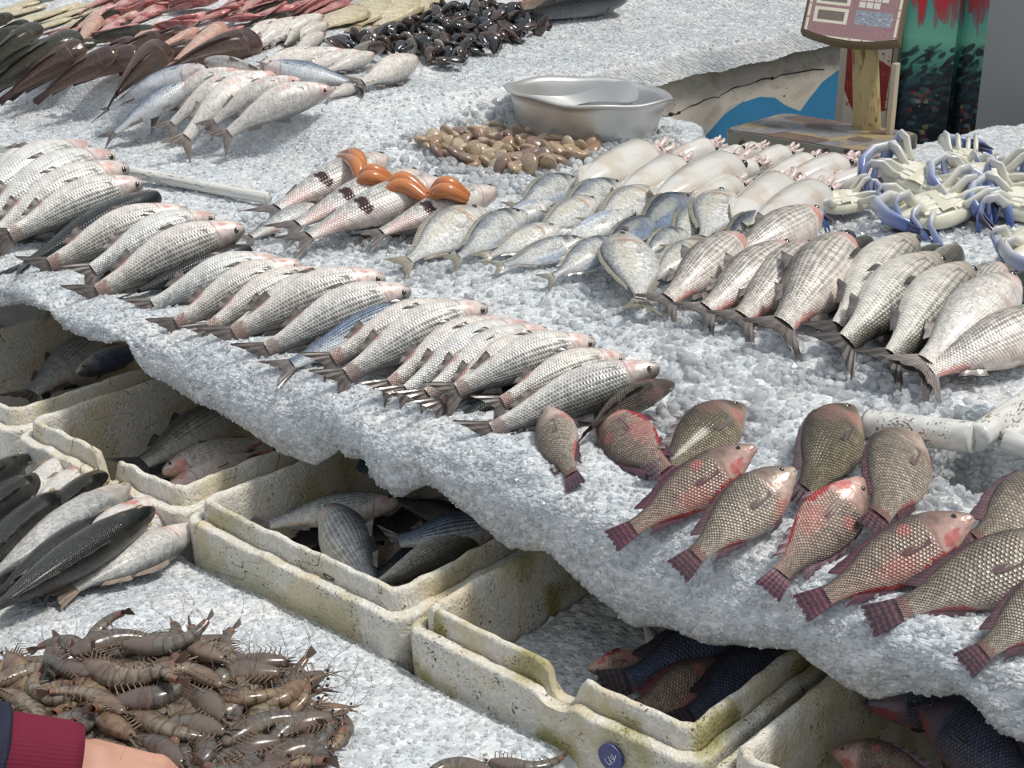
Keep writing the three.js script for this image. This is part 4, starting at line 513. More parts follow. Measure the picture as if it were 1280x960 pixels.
// sea bream
const BK = { bream0: 'dark-browed silver', bream1: 'pale pearly', bream2: 'blue-grey' }, BR = (n, m, sk) => `${BK[sk]} sea bream in the heap between roe mullets and squid`, BG = (sk) => BK[sk] + ' sea bream by the squid';
G(BR, BG, [
  ['bream1', [492, 338], [606, 262], { roll: 146, fat: 0.90 }], ['bream0', [556, 332], [658, 266], { roll: 142, fat: 0.82 }], ['bream0', [600, 288], [694, 254], { roll: -38, fat: 0.92 }], ['bream0', [632, 264], [724, 226], { roll: 138, fat: 0.92 }],
  ['bream1', [596, 326], [700, 284], { roll: 146, fat: 0.87 }], ['bream0', [684, 276], [781, 232], { roll: 142, fat: 0.92 }], ['bream1', [658, 296], [750, 250], { roll: 146, fat: 0.82, lift: 0.004 }], ['bream1', [728, 284], [826, 240], { roll: 146, fat: 0.92 }],
  ['bream0', [676, 318], [794, 266], { roll: -38, fat: 0.87, lift: 0.01 }], ['bream2', [784, 296], [868, 250], { roll: 142, fat: 0.97, lift: 0.006 }], ['bream0', [610, 336], [732, 300], { roll: 146, fat: 0.84, lift: 0.012, bend: 'c' }],
  ['bream2', [742, 312], [822, 276], { roll: 146, fat: 0.92, lift: 0.006 }], ['bream0', [790, 332], [859, 290], { roll: 138, fat: 0.97, lift: 0.006 }], ['bream1', [800, 358], [886, 306], { roll: 145, fat: 0.97 }], ['bream1', [836, 318], [886, 268], { roll: 146, fat: 0.97 }], ['bream2', [890, 318], [968, 272], { roll: 142, fat: 0.92 }],
], {});
fish('bream0', [676, 354], [772, 300], { roll: 145, fat: 0.9, lift: 0.014, label: 'sea bream with a black eye band beside the broad bream' });
fish('bream1', [804, 392], [784, 294], { roll: 168, fat: 1.0, lift: 0.02, label: 'broad pale sea bream facing away with its gold tail toward the ledge' });
fish('bream1', [872, 308], [912, 240], { roll: 168, fat: 0.95, lift: 0.026, label: 'round pale sea bream lying high against the squid' });
// mullets in the second row
G((n, m) => `pink-cheeked striped mullet in the second row, ${m} counted from the breams`, 'pink-cheeked mullets at the bream end of the second row', [
  ['mulletPink', [816, 390], [926, 298], { face: 30, fat: 1.2, lift: 0.01 }], ['mulletPink', [862, 402], [987, 310], { face: 30, fat: 1.25, lift: 0.016 }], ['mulletPink', [910, 414], [1014, 312], { face: 30, fat: 1.25, lift: 0.006 }], ['mulletPink', [896, 332], [1024, 268], { face: 30, fat: 1.25, lift: 0.008 }], ['mulletPink', [962, 428], [1058, 302], { face: 30, fat: 1.25, lift: 0.02 }]]);
G((n, m) => `olive-backed mullet in the second row, ${m} counted from the pink-cheeked ones`, 'olive mullets in the second row', [
  ['mulletOlive', [1030, 436], [1138, 300], { roll: -40, lift: 0.01 }], ['mulletOlive', [1034, 450], [1171, 324], { roll: -40, lift: 0.022, fat: 1.12 }], ['mulletOlive', [1096, 470], [1208, 336], { roll: -40, lift: 0.02, fat: 1.12 }]]);
G('dark mullet half hidden behind the second row below the crabs', 'dark mullets behind the second row', [
  ['mulletDark', [985, 352], [1066, 294], { roll: 40 }], ['mulletOlive', [1015, 348], [1089, 300], { roll: 40 }], ['mulletOlive', [1020, 366], [1120, 316], { roll: 30 }], ['mulletOlive', [1100, 350], [1178, 310], { roll: 40 }], ['mulletOlive', [1132, 384], [1197, 312], { roll: 20 }], ['mulletDark', [1210, 390], [1312, 340], { roll: 30 }], ['mulletDark', [1180, 440], [1310, 362], { roll: 20, lift: 0.0 }]]);
fish('mulletPink', [1190, 412], [1250, 336], { face: 30, fat: 1.2, label: 'pale mullet with a spread pink gill behind the white-bellied one' });
fish('pale', [1136, 476], [1266, 352], { face: 30, fat: 1.25, lift: 0.022, label: 'white-bellied mullet lying on top at the pipe end of the second row' });
fish('mulletPink', [1128, 478], [1330, 392], { face: 30, fat: 1.2, lift: 0.016, label: 'rosy striped mullet just above the sunk white pipe' });
// catfish, pale fish and rosy fish on the packed bank
G('dark olive catfish in the heap on the packed ice bank', 'olive catfish on the ice bank', [
  ['catfish0', [-30, 128], [100, 44], { fat: 1.15 }], ['catfish0', [-50, 112], [50, 32]], ['catfish0', [-60, 76], [29, 36]], ['catfish0', [-50, 50], [15, 19], { lift: 0.02 }], ['catfish0', [-20, 50], [36, 28]], ['catfish0', [78, 44], [126, 17], { lift: 0.01 }], ['catfish0', [105, 40], [149, 12], { lift: 0.01 }], ['catfish0', [100, 54], [196, 38]], ['catfish0', [110, 44], [168, 32]], ['catfish0', [292, 24], [384, 4]], ['catfish0', [300, 34], [372, 20]]], { roll: 60, bend: 'e' });
G('reddish brown catfish with wet skin hanging over the edge of the ice bank', 'brown catfish at the edge of the ice bank', [
  ['catfish1', [0, 128], [106, 56], { fat: 1.2 }], ['catfish1', [12, 124], [102, 68], { lift: 0.0 }], ['catfish1', [44, 128], [145, 64], { fat: 1.2 }], ['catfish1', [66, 112], [173, 66], { fat: 1.3, lift: 0.01 }], ['catfish1', [136, 132], [209, 58], { fat: 1.5 }], ['catfish1', [196, 96], [325, 50], { fat: 1.4 }], ['catfish1', [150, 92], [250, 56]], ['catfish1', [310, 66], [358, 42], { fat: 1.5 }]], { roll: 50, bend: 'c' });
G('olive brown catfish packed between the edge catfish and the rose red heap', 'packed catfish on the ice bank', [['catfish1', [90, 90], [170, 50]], ['catfish0', [30, 90], [120, 52]], ['catfish1', [120, 80], [206, 44]], ['catfish1', [220, 86], [300, 56]], ['catfish0', [-20, 100], [70, 50]], ['catfish1', [160, 66], [236, 36]], ['catfish0', [-30, 66], [40, 40]], ['catfish1', [240, 70], [316, 40]]], { roll: 60, bend: 'e' });
G('pale pink slender fish scattered among the catfish', 'pale pink fish among the catfish', [
  ['pink0', [96, 56], [126, 26], { fat: 1.6 }], ['pink0', [122, 36], [174, 18], { fat: 1.3 }], ['pink0', [46, 44], [102, 34]], ['pink0', [-20, 66], [28, 50]], ['pink0', [40, 56], [76, 42]], ['pink0', [206, 84], [284, 38], { fat: 1.3 }], ['pink0', [170, 74], [250, 40]]], { roll: 20 });
G('cream flatfish in the layer at the far end of the ice bank', 'cream flatfish on the ice bank', [
  ['cream', [-10, 40], [60, 14]], ['cream', [10, 34], [90, 8]], ['cream', [40, 32], [112, 10]], ['cream', [-30, 22], [50, 2]], ['cream', [60, 20], [130, 0]], ['cream', [70, 36], [120, 18]], ['cream', [395, 40], [448, 8], { fat: 1.6, lift: 0.01 }], ['cream', [440, 40], [478, -6]], ['cream', [466, 42], [510, -10]], ['cream', [490, 30], [540, -12]], ['cream', [-40, 34], [30, 8]], ['cream', [0, 12], [80, -12]], ['cream', [-20, 28], [60, 6]], ['cream', [30, 26], [100, 4]], ['cream', [20, 44], [90, 22]], ['cream', [80, 26], [140, 6]], ['cream', [-10, 50], [40, 24]]], { roll: 0, lift: 0.006 });
{ const L = []; for (let i = 0; i < 84; i++) { const x = rr(110, 420), y = rr(-16, 46) * (x > 300 ? 0.35 : 1), a = rr(-0.75, -0.1), l = rr(46, 80); L.push(['pink1', [x - Math.cos(a) * l / 2, y - Math.sin(a) * l * 0.4], [x + Math.cos(a) * l / 2, y + Math.sin(a) * l * 0.4], { lift: rr(0, 0.02), roll: rr(-20, 40), fat: rr(0.6, 0.9) }]); }
  G('small rose red fish in the glossy heap behind the catfish', 'rose red fish heap on the ice bank', L); }
G((n, m) => `white belly-up mullet on the bank edge, ${m} counted from the bluish mullets`, 'white mullets on the edge of the ice bank', [
  ['pale', [178, 158], [300, 90], { bend: 'w' }], ['pale', [200, 172], [322, 92], { bend: 'w' }], ['pale', [218, 194], [346, 94], { bend: 'w', fat: 1.1 }], ['pale', [252, 168], [376, 100], { bend: 'w' }], ['pale', [266, 184], [416, 112], { bend: 'w', fat: 1.1 }]], { roll: -60, lift: 0.004 });
G('bluish silver mullet at the catfish end of the white mullets', 'bluish mullets on the edge of the ice bank', [['mulletBlue', [118, 146], [258, 86]], ['mulletBlue', [124, 180], [250, 100], { lift: 0.01 }]], { roll: 165, bend: 'b' });
G('white-bellied fish lying in the heap between rose red fish and mussels', 'white fish near the mussels', [
  ['pale', [290, 66], [348, 26]], ['pale', [306, 68], [372, 24]], ['pale', [330, 56], [404, 20]], ['pale', [352, 56], [410, 30]], ['pale', [322, 88], [430, 64], { lift: 0.012 }], ['pale', [366, 92], [452, 66], { lift: 0.012 }], ['pale', [400, 92], [468, 68], { lift: 0.01 }], ['pale', [440, 110], [521, 74], { lift: 0.012, fat: 1.1 }], ['pale', [402, 124], [456, 104]], ['pale', [360, 70], [404, 42]], ['mulletOlive', [352, 62], [380, 34]], ['mulletOlive', [364, 66], [406, 42]], ['pale', [300, 92], [396, 62], { lift: 0.01 }]], { roll: -50 });
fish('pale', [352, 98], [256, 76], { roll: 120, lift: 0.03, label: 'white fish turned the other way across the belly-up white mullets' });
fish('mulletBlue', [468, 108], [330, 84], { roll: 15, lift: 0.03, fat: 1.15, label: 'bright blue checkered mullet lying crosswise next to the mussels' });
G('long grey fish lying past the mussels at the far edge of the bank', 'long grey fish past the mussels', [['mulletDark', [640, 24], [778, -10], { kind: 'catfish' }], ['pink0', [630, 12], [740, -16]]], { roll: 60, lift: 0.01 });
// sea bass on the low bed
const low = { field: lowerH };
G('sea bass with blackish back and head, lined up toward the foam boxes', 'dark sea bass in the low bed', [
  ['bassDark', [-95, 650], [38, 570]], ['bassDark', [-95, 702], [57, 594]], ['bassDark', [-90, 762], [82, 616], { lift: 0.014 }], ['bassDark', [0, 704], [133, 590], { lift: 0.006 }], ['bassDark', [-50, 776], [141, 646], { lift: 0.01 }]], { ...low, roll: 48 });
G('pale sea bass showing its white underside in the low bed', 'pale sea bass in the low bed', [
  ['bassPale', [-10, 660], [104, 567]], ['bassPale', [10, 684], [117, 581]], ['bassPale', [40, 740], [197, 624], { lift: 0.01 }], ['bassPale', [90, 730], [222, 638], { lift: -0.004 }]], { ...low, roll: -50 });
fish('bassPale', [-60, 752], [167, 608], { ...low, roll: 20, lift: 0.014, label: 'sea bass with torn red gill between the dark ones in the low bed' });
fish('bassDark', [-70, 800], [193, 636], { ...low, roll: 28, fat: 0.88, lift: 0.03, label: 'long black-backed sea bass on top of the low heap' });
fish('bassPale', [60, 752], [248, 658], { ...low, roll: -20, lift: 0.002, label: 'whitish sea bass with pointed snout along the bare ice' });
// fish in the boxes
const inbox = (o) => ({ lift: 0, ...o });
G('mullet lying inside the flat-topped foam box', 'mullets in the flat-topped foam box', [['mullet2', [20, 506], [128, 424], { y: 0.548, roll: 160 }], ['mulletBlue', [206, 424], [96, 466], { y: 0.568, roll: 200 }], ['mulletDark', [40, 500], [140, 440], { y: 0.518, roll: 160 }]]);
fish('mulletOlive', [152, 594], [300, 508], { y: 0.563, roll: 150, fat: 1.1, label: 'striped mullet lying tail out in the box with scratched wall' });
fish('mulletPink', [352, 540], [203, 590], { y: 0.568, roll: 30, fat: 1.0, label: 'pink-nosed mullet with round eye in the box with scratched wall' });
fish('mulletPink', [360, 556], [212, 612], { y: 0.553, roll: -40, label: 'pale rosy mullet against the rim of the box with scratched wall' });
fish('mulletDark', [160, 612], [260, 560], { y: 0.518, roll: 150, label: 'dark mullet at the bottom of the box with scratched wall' });
fish('mullet2', [306, 664], [498, 628], { y: 0.563, hy: 0.023, roll: 150, bend: 'e', fat: 1.0, label: 'silver mullet arched along the side wall of the crowded box' });
fish('mulletBlue', [520, 570], [400, 588], { y: 0.58, roll: 120, fat: 1.1, label: 'mullet head looking out under the ledge of the crowded box' });
fish('mullet2', [478, 760], [412, 634], { y: 0.575, hy: 0.03, ty: -0.03, face: 50, back: 'r', fat: 1.6, label: 'blue scaled mullet standing on end in the crowded box' });
fish('mulletBlue', [474, 680], [622, 658], { y: 0.58, roll: 140, fat: 1.5, label: 'silver-blue mullet with red belly against the ledge in the crowded box' });
fish('mulletOlive', [436, 750], [600, 672], { y: 0.568, roll: -10, fat: 1.0, label: 'dark striped mullet along the right rim of the crowded box' });
G('dark mullet deep in the crowded foam box', 'mullets deep in the crowded box', [['mulletDark', [330, 690], [470, 650], { y: 0.508 }], ['mulletDark', [360, 705], [500, 650], { y: 0.503 }], ['mulletDark', [420, 680], [560, 640], { y: 0.508 }], ['mulletDark', [480, 620], [600, 655], { y: 0.548 }], ['mulletBlue', [440, 730], [560, 680], { y: 0.508 }]], { roll: 100 });
fish('tilapia3', [748, 862], [964, 796], { y: 0.572, face: 50, fat: 1.0, label: 'big blue-black tilapia under the ledge in the mossy box' });
fish('tilapia1', [760, 900], [930, 842], { y: 0.556, face: 50, fat: 1.0, label: 'rosy scaled tilapia lying low in the mossy box' });
fish('tilapia3', [836, 912], [1000, 806], { y: 0.566, face: 40, fat: 0.8, label: 'dark red tilapia along the right rim of the mossy box' });
fish('tilapia1', [850, 818], [734, 836], { y: 0.545, face: 50, fat: 0.8, label: 'small spotted red-nosed tilapia beside the ice in the mossy box' });
fish('mullet2', [800, 772], [830, 820], { y: 0.578, roll: 120, label: 'whitish fish tail stuck between ledge and box' });
fish('tilapia3', [1260, 862], [1082, 880], { y: 0.578, face: 55, back: 'r', fat: 1.1, label: 'red-cheeked tilapia facing out of the dark foam box' });
fish('tilapia3', [1330, 1010], [1150, 882], { y: 0.59, face: 50, back: 'r', fat: 1.0, label: 'large blackish tilapia with pale scale patch in the dark foam box' });
fish('tilapia1', [1200, 985], [1040, 940], { y: 0.55, face: 50, back: 'r', fat: 1.0, label: 'reddish tilapia low in the dark foam box' });
fish('tilapia0', [1180, 1000], [1030, 972], { y: 0.573, face: 40, fat: 0.8, label: 'pale tilapia at the bottom edge of the dark foam box' });

// ---------------------------------------------------------------- squid
{
  const SQ = phys({ map: dataTex(256, 128, (u, v) => { const n = fbm(u * 8, v * 6, 3, 3); return mix3([216, 213, 206], [202, 192, 178], ss(0.4, 0.75, n)).map((x) => x * (hash(u * 256 | 0, v * 128 | 0, 3) > 0.988 ? 0.9 : 1)); }), roughness: 0.22, clearcoat: 0.9, clearcoatRoughness: 0.08 });
  const HEAD = phys({ map: dataTex(128, 128, (u, v) => mix3([226, 206, 200], [122, 92, 100], ss(0.55, 0.8, fbm(u * 9, v * 9, 3, 7)))), roughness: 0.25, clearcoat: 0.8 });
  const mantle = grid(26, 24, (u, v) => { const a = v * 2 * Math.PI, r = 0.14 * Math.pow(Math.sin(Math.PI * clamp(0.02 + 0.62 * u, 0, 1)), 0.75) * (u > 0.94 ? 1 - (u - 0.94) * 4 : 1) * (u === 0 ? 0.05 : 1); return [-0.5 + 0.74 * u, Math.sin(a) * r * 0.8, Math.cos(a) * r * (1 + 0.05 * Math.sin(u * 7))]; }, true);
  const finG = [1, -1].map((s) => grid(12, 6, (u, v) => { const w = 0.06 * Math.sin(Math.PI * Math.pow(u, 0.8)); return [-0.5 + 0.36 * u, 0.02 + 0.02 * v * v + 0.012 * Math.sin(u * 9), s * (0.06 * Math.sqrt(u) + w * v)]; }));
  const headG = tube([[0.2, 0, 0], [0.25, 0.0, 0], [0.3, 0.0, 0], [0.36, 0, 0]], [0.07, 0.075, 0.07, 0.05], 16);
  const eyeG = [1, -1].map((s) => new THREE.SphereGeometry(0.026, 10, 8).translate(0.28, 0.02, s * 0.066));
  const arms = [0, 1, 2, 3, 4, 5].map((i) => { const a = i / 6 * 6.28, q = curve([[0.34, Math.sin(a) * 0.03, Math.cos(a) * 0.035], [0.41, Math.sin(a) * 0.05 + 0.01, Math.cos(a) * 0.06], [0.47, Math.sin(a + 0.4) * 0.04, Math.cos(a + 0.6) * 0.07], [0.5, -0.02 + Math.sin(a) * 0.02, Math.cos(a + 1) * 0.06]], 8); return tube(q, q.map((_, k) => 0.022 * (1 - k / 11)), 8); });
  const BLK = phys({ color: 0x14161c, roughness: 0.1, clearcoat: 1 });
  const list = [[720, 238, 840, 184], [772, 250, 866, 198], [818, 254, 940, 196], [862, 266, 932, 222], [912, 284, 1000, 222], [936, 292, 1044, 230], [828, 206, 906, 176], [868, 212, 942, 184], [900, 204, 962, 180], [924, 216, 1000, 184], [944, 234, 1030, 194], [968, 236, 1078, 196], [1014, 240, 1106, 212], [880, 234, 960, 200], [986, 250, 1052, 214], [1040, 224, 1092, 200]];
  list.forEach(([a, b, c, d], i) => {
    let L = 0.25, A, B; for (let k = 0; k < 2; k++) { A = onField(a, b, upperH, 0.09 * L); B = onField(c, d, upperH, 0.11 * L + (i > 5 ? 0.012 : 0)); L = A.distanceTo(B); }
    const t = thing('squid', 'glossy white squid with its arms toward the scale, in the heap', 'squid', 'white squid heap'); t.position.copy(A).lerp(B, 0.5); const X = B.clone().sub(A).normalize(), S = V().crossVectors(X, UP).normalize(), N = V().crossVectors(S, X); t.quaternion.setFromRotationMatrix(new THREE.Matrix4().makeBasis(X, N, S)); t.rotateX(rr(-0.7, 0.7)); t.scale.set(L, L * 1.05, L * 1.05);
    part(t, 'mantle', mantle, SQ); finG.forEach((g) => part(t, 'fin', g, SQ)); part(t, 'head', headG, HEAD); eyeG.forEach((g) => part(t, 'eye', g, BLK)); arms.forEach((g) => part(t, 'arm', g, HEAD));
  });
  const p = onField(1098, 214, upperH, 0.02), o = thing('octopus', 'small purple octopus with curled pale suckered arms between squid and crabs', 'octopus'); o.position.copy(p); const PUR = phys({ map: HEAD.map, color: 0x8a5f78, roughness: 0.2, clearcoat: 0.8 });
  part(o, 'body', new THREE.SphereGeometry(0.022, 18, 14).scale(1, 0.9, 1.1), PUR);
  for (let i = 0; i < 6; i++) { const a = i * 1.05, q = []; for (let k = 0; k < 16; k++) { const w = k / 15, sp = 0.013 * (1 - w * 0.6), th = a + w * 5; q.push(V(Math.cos(a) * 0.016 + Math.cos(th) * sp, 0.014 + 0.012 * Math.sin(a * 2) + Math.sin(th) * sp * 0.8, Math.sin(a) * 0.018 + w * 0.008)); } part(o, 'arm', tube(q, q.map((_, k) => 0.006 * (1 - k / 20)), 8), i % 2 ? HEAD : PUR); }
}
// ---------------------------------------------------------------- crabs, belly up
{
  const SHELL = phys({ vertexColors: true, roughness: 0.35, clearcoat: 0.5 }), CRM = lin(226, 224, 208), BLU = lin(86, 116, 190), DRK = lin(52, 46, 74), OLV = lin(190, 186, 150);
  const nz = (x, z) => 0.9 + 0.2 * fbm(x * 20, z * 20, 2, 3);
  const bodyG = paint(grid(20, 40, (u, v) => { const a = v * 2 * Math.PI, c = Math.cos(a), s = Math.sin(a), spike = 1 + 0.28 * Math.exp(-(((Math.abs(c) - 1) / 0.06) ** 2)) * (s < 0.25 ? 1 : 0.4), q = (u - 0.5) * Math.PI; const r = Math.pow(Math.cos(q), 0.7); return [c * 0.5 * r * spike, Math.sin(q) * 0.13, s * 0.29 * r * (s < 0 ? 0.95 : 1.05)]; }, true), (x, y, z) => mix3(CRM, y < -0.03 ? lin(96, 110, 128) : OLV, clamp(y < -0.03 ? 0.9 : fbm(x * 9, z * 9, 2) * 0.5)).map((q) => q * nz(x, z)));
  const plates = [-2, -1, 0, 1, 2].flatMap((k) => [1, -1].map((s) => paint(boxG(0.2, 0.05, 0.078, s * 0.15, 0.122 - Math.abs(k) * 0.012, k * 0.088 + 0.03, 0.02).applyMatrix4(new THREE.Matrix4().makeRotationY(s * k * 0.12)), (x, y, z) => CRM.map((q) => q * nz(x * 3, z * 3)))));
  const flap = paint(grid(8, 6, (u, v) => [(v - 0.5) * 0.2 * (1 - u * 0.75), 0.15 + 0.02 * Math.sin(u * 20) * 0.3 - 0.03 * Math.abs(v - 0.5), 0.22 - 0.34 * u]), () => lin(216, 212, 190));
  const limb = (pts, rad, cols) => { const g = tube(pts.map((p) => V(...p)), rad, 9, 0.6); const n = pts.length + 1; return paint(g, (x, y, z, u) => { const t = clamp(u * n / (n - 1)) * (cols.length - 1), i = Math.min(cols.length - 2, Math.floor(t)); return mix3(cols[i], cols[i + 1], t - i); }); };
  const crabLegs = (seed) => { let s = seed; const R = (a, b) => a + (b - a) * hash(s++, seed, 1); const out = [];
    for (const sd of [1, -1]) for (let k = 0; k < 4; k++) { // each leg: coxa, thigh, knee, shin, tip
      const z = 0.2 - k * 0.12, yaw = (k - 0.5) * 0.3 - 0.25 + R(-0.35, 0.35), h = R(0.16, 0.3), l = R(0.85, 1.15), px = (d) => sd * (0.2 + d * Math.cos(yaw) * l), pz = (d) => z + d * -Math.sin(yaw) * l * 0.9 + 0.12 * d, fx = R(0.0, 0.1), fz = R(0.12, 0.3);
      out.push(['leg', limb([[px(0), 0.1, pz(0)], [px(0.1), 0.15, pz(0.1)], [px(0.2), h, pz(0.2)], [px(0.3), h * 0.95, pz(0.3)], [px(0.34), h * 0.8, pz(0.34)], [px(0.36) - sd * fx * 0.5, h * 0.3, pz(0.36) + fz * 0.6], [px(0.36) - sd * fx, -0.02, pz(0.36) + fz], [px(0.36) - sd * fx * 1.4, -0.14, pz(0.36) + fz * 1.25]], [0.05, 0.062, 0.058, 0.064, 0.045, 0.056, 0.04, 0.008], [CRM, CRM, CRM, mix3(CRM, BLU, 0.2), mix3(CRM, BLU, 0.45), mix3(CRM, BLU, 0.8), BLU, DRK])]); }
    for (const sd of [1, -1]) { const c = R(-0.1, 0.1); out.push(['claw', flatten([limb([[sd * 0.25, 0.08, -0.16], [sd * 0.48, 0.17, -0.2], [sd * 0.64, 0.15, -0.1 + c], [sd * 0.66, 0.12, 0.12 + c], [sd * 0.56, 0.1, 0.34 + c]], [0.07, 0.088, 0.09, 0.095, 0.075], [CRM, CRM, mix3(CRM, BLU, 0.2), mix3(CRM, BLU, 0.7), mix3(BLU, DRK, 0.3)]), limb([[sd * 0.57, 0.1, 0.32 + c], [sd * 0.5, 0.1, 0.48 + c], [sd * 0.38, 0.08, 0.6 + c]], [0.055, 0.042, 0.008], [BLU, DRK, DRK]), limb([[sd * 0.53, 0.08, 0.3 + c], [sd * 0.44, 0.06, 0.42 + c], [sd * 0.33, 0.06, 0.54 + c]], [0.045, 0.034, 0.008], [BLU, DRK, DRK])])]); }
    return out; };
  const sets = [crabLegs(3), crabLegs(40), crabLegs(77)];
  const spots = [[1052, 252, 0.12, 0.95, 0.35, 'small crab next to the squid, pale legs folded toward the ice'], [1150, 226, 0.17, 0.1, 0.45, 'white-bellied crab with a dark blue claw reaching toward the squid'], [1168, 262, 0.185, 1.2, 0.3, 'large white-bellied crab lying lowest with blue jointed legs toward the mullets'], [1230, 226, 0.17, 0.7, 0.5, 'crab standing on edge with a fan of pale legs'], [1284, 256, 0.17, 0.5, 0.4, 'round cream crab at the pillar side of the heap'], [1206, 204, 0.15, 2.3, 0.1, 'crab lying flat at the back under the sea print panel'], [1272, 212, 0.14, 1.4, 0.15, 'yellowish crab at the back beside the grey pillar'], [1290, 306, 0.15, 1.6, 0.3, 'crab with bright blue legs at the lower edge of the heap']];
  spots.forEach(([x, y, w, turn, tilt, label], i) => { const p = onField(x, y, upperH, 0.03 + (i === 1 || i === 3 ? 0.02 : 0)); const t = thing('crab', label, 'crab'); t.position.copy(p); t.quaternion.setFromAxisAngle(V(0.748, 0, -0.664), tilt).multiply(new THREE.Quaternion().setFromAxisAngle(UP, turn)); t.scale.setScalar(w * 0.9); part(t, 'carapace', bodyG, SHELL); plates.forEach((g) => part(t, 'belly_plate', g, SHELL)); part(t, 'abdomen', flap, SHELL); sets[i % 3].forEach(([n, g]) => part(t, n, g, SHELL)); });
}
// ---------------------------------------------------------------- mussels and clams
{
  const half = (sg) => grid(12, 14, (u, v) => { const a = v * 2 * Math.PI, t = u * Math.PI / 2, r = Math.sin(t), c = Math.cos(a), s = Math.sin(a), w = 0.25 * (1 - 0.45 * c) ; return [c * r * 0.5, sg * (0.16 * Math.cos(t) * (1 - 0.3 * c * r)), s * r * w * 1.1]; }, true);
  const MUS = ['#15151a', '#2a1d18', '#3a2a22', '#1d2226'].map((c, i) => phys({ map: dataTex(64, 64, (u, v) => { const q = new THREE.Color(c), b = 1 + 0.5 * Math.sin(u * 40) + (vnoise(u * 9, v * 9, i) > 0.72 ? 2.2 : 0); return [q.r, q.g, q.b].map((x) => Math.pow(x, 1 / 2.2) * 255 * (0.7 + 0.3 * b)); }), roughness: 0.18, clearcoat: 0.9 }));
  const NAC = phys({ color: 0xa9a49c, roughness: 0.2, clearcoat: 0.8 });
  const h1 = half(1), h2 = half(-1), poly = [[410, 52], [470, 40], [520, 22], [560, 0], [640, 6], [684, 28], [660, 42], [610, 60], [566, 78], [540, 74], [520, 64], [470, 64], [414, 64]];
  const inside = (x, y) => { let c = false; for (let i = 0, j = poly.length - 1; i < poly.length; j = i++) { const [a, b] = poly[i], [d, e] = poly[j]; if ((b > y) !== (e > y) && x < (d - a) * (y - b) / (e - b) + a) c = !c; } return c; };
  let n = 0; for (let y = 2; y < 80; y += 6.2) for (let x = 408; x < 690; x += 11.5) { const px = x + rr(-4, 4), py = y + rr(-2.5, 2.5); if (!inside(px, py)) continue; n++;
    const p = onField(px, py, upperH, 0.012 + rr(0, 0.02)); const mi = Math.floor(rnd() * 4), pale = rnd() < 0.16, tone = ['black', 'dark brown', 'brown', 'blue-black'][mi], t = thing('mussel', `wet ${tone} mussel ${pale ? 'with one pale half ' : ''}in the heap on the ice bank`, 'mussel', tone + (pale ? ' mussels with a pale half' : ' mussels on the ice bank')); t.position.copy(p); t.rotation.set(rr(-1.2, 1.2), rr(0, 6.28), rr(-1.2, 1.2)); t.scale.setScalar(rr(0.05, 0.068)); const m = MUS[mi]; part(t, 'shell', h1, m); part(t, 'shell', h2, pale ? NAC : m); }
  const chalf = (sg) => grid(10, 20, (u, v) => { const a = v * 2 * Math.PI, t = u * Math.PI / 2, r = Math.sin(t); return [Math.cos(a) * r * 0.5, sg * 0.2 * Math.cos(t), Math.sin(a) * r * 0.36 * (1 + 0.15 * Math.cos(a))]; }, true, (p, u, v) => [u, v]);
  const CL = [[196, 170, 138], [176, 142, 116], [168, 146, 122], [150, 122, 110], [206, 188, 158]].map((c, i) => phys({ map: dataTex(64, 64, (u, v) => c.map((x) => x * (0.86 + 0.14 * Math.sin(u * 46) + 0.16 * (vnoise(v * 12, u * 5, i) - 0.5)))), roughness: 0.3, clearcoat: 0.5, bumpScale: 0.001 }));
  const c1 = chalf(1), c2 = chalf(-1);
  for (let y = 152; y < 214; y += 6) for (let x = 530; x < 742; x += 13) { const px = x + rr(-4, 4), py = y + rr(-2.5, 2.5), up = 158 + Math.abs(px - 620) * 0.14, dn = px < 620 ? 185 + (px - 530) * 0.32 : 214 - (px - 640) * 0.2; if (py < up || py > dn) continue;
    const p = onField(px, py, upperH, 0.008 + rr(0, 0.012)); const ci = Math.floor(rnd() * 5), tone = ['tan', 'reddish tan', 'grey-brown', 'mauve-brown', 'pale sand'][ci], t = thing('clam', `small ${tone} clam in the heap by the aluminium bowl`, 'clam', tone + ' clams by the bowl'); t.position.copy(p); t.rotation.set(rr(-0.9, 0.9), rr(0, 6.28), rr(-0.9, 0.9)); t.scale.setScalar(rr(0.042, 0.056)); const m = CL[ci]; part(t, 'shell', c1, m); part(t, 'shell', c2, m); }
}
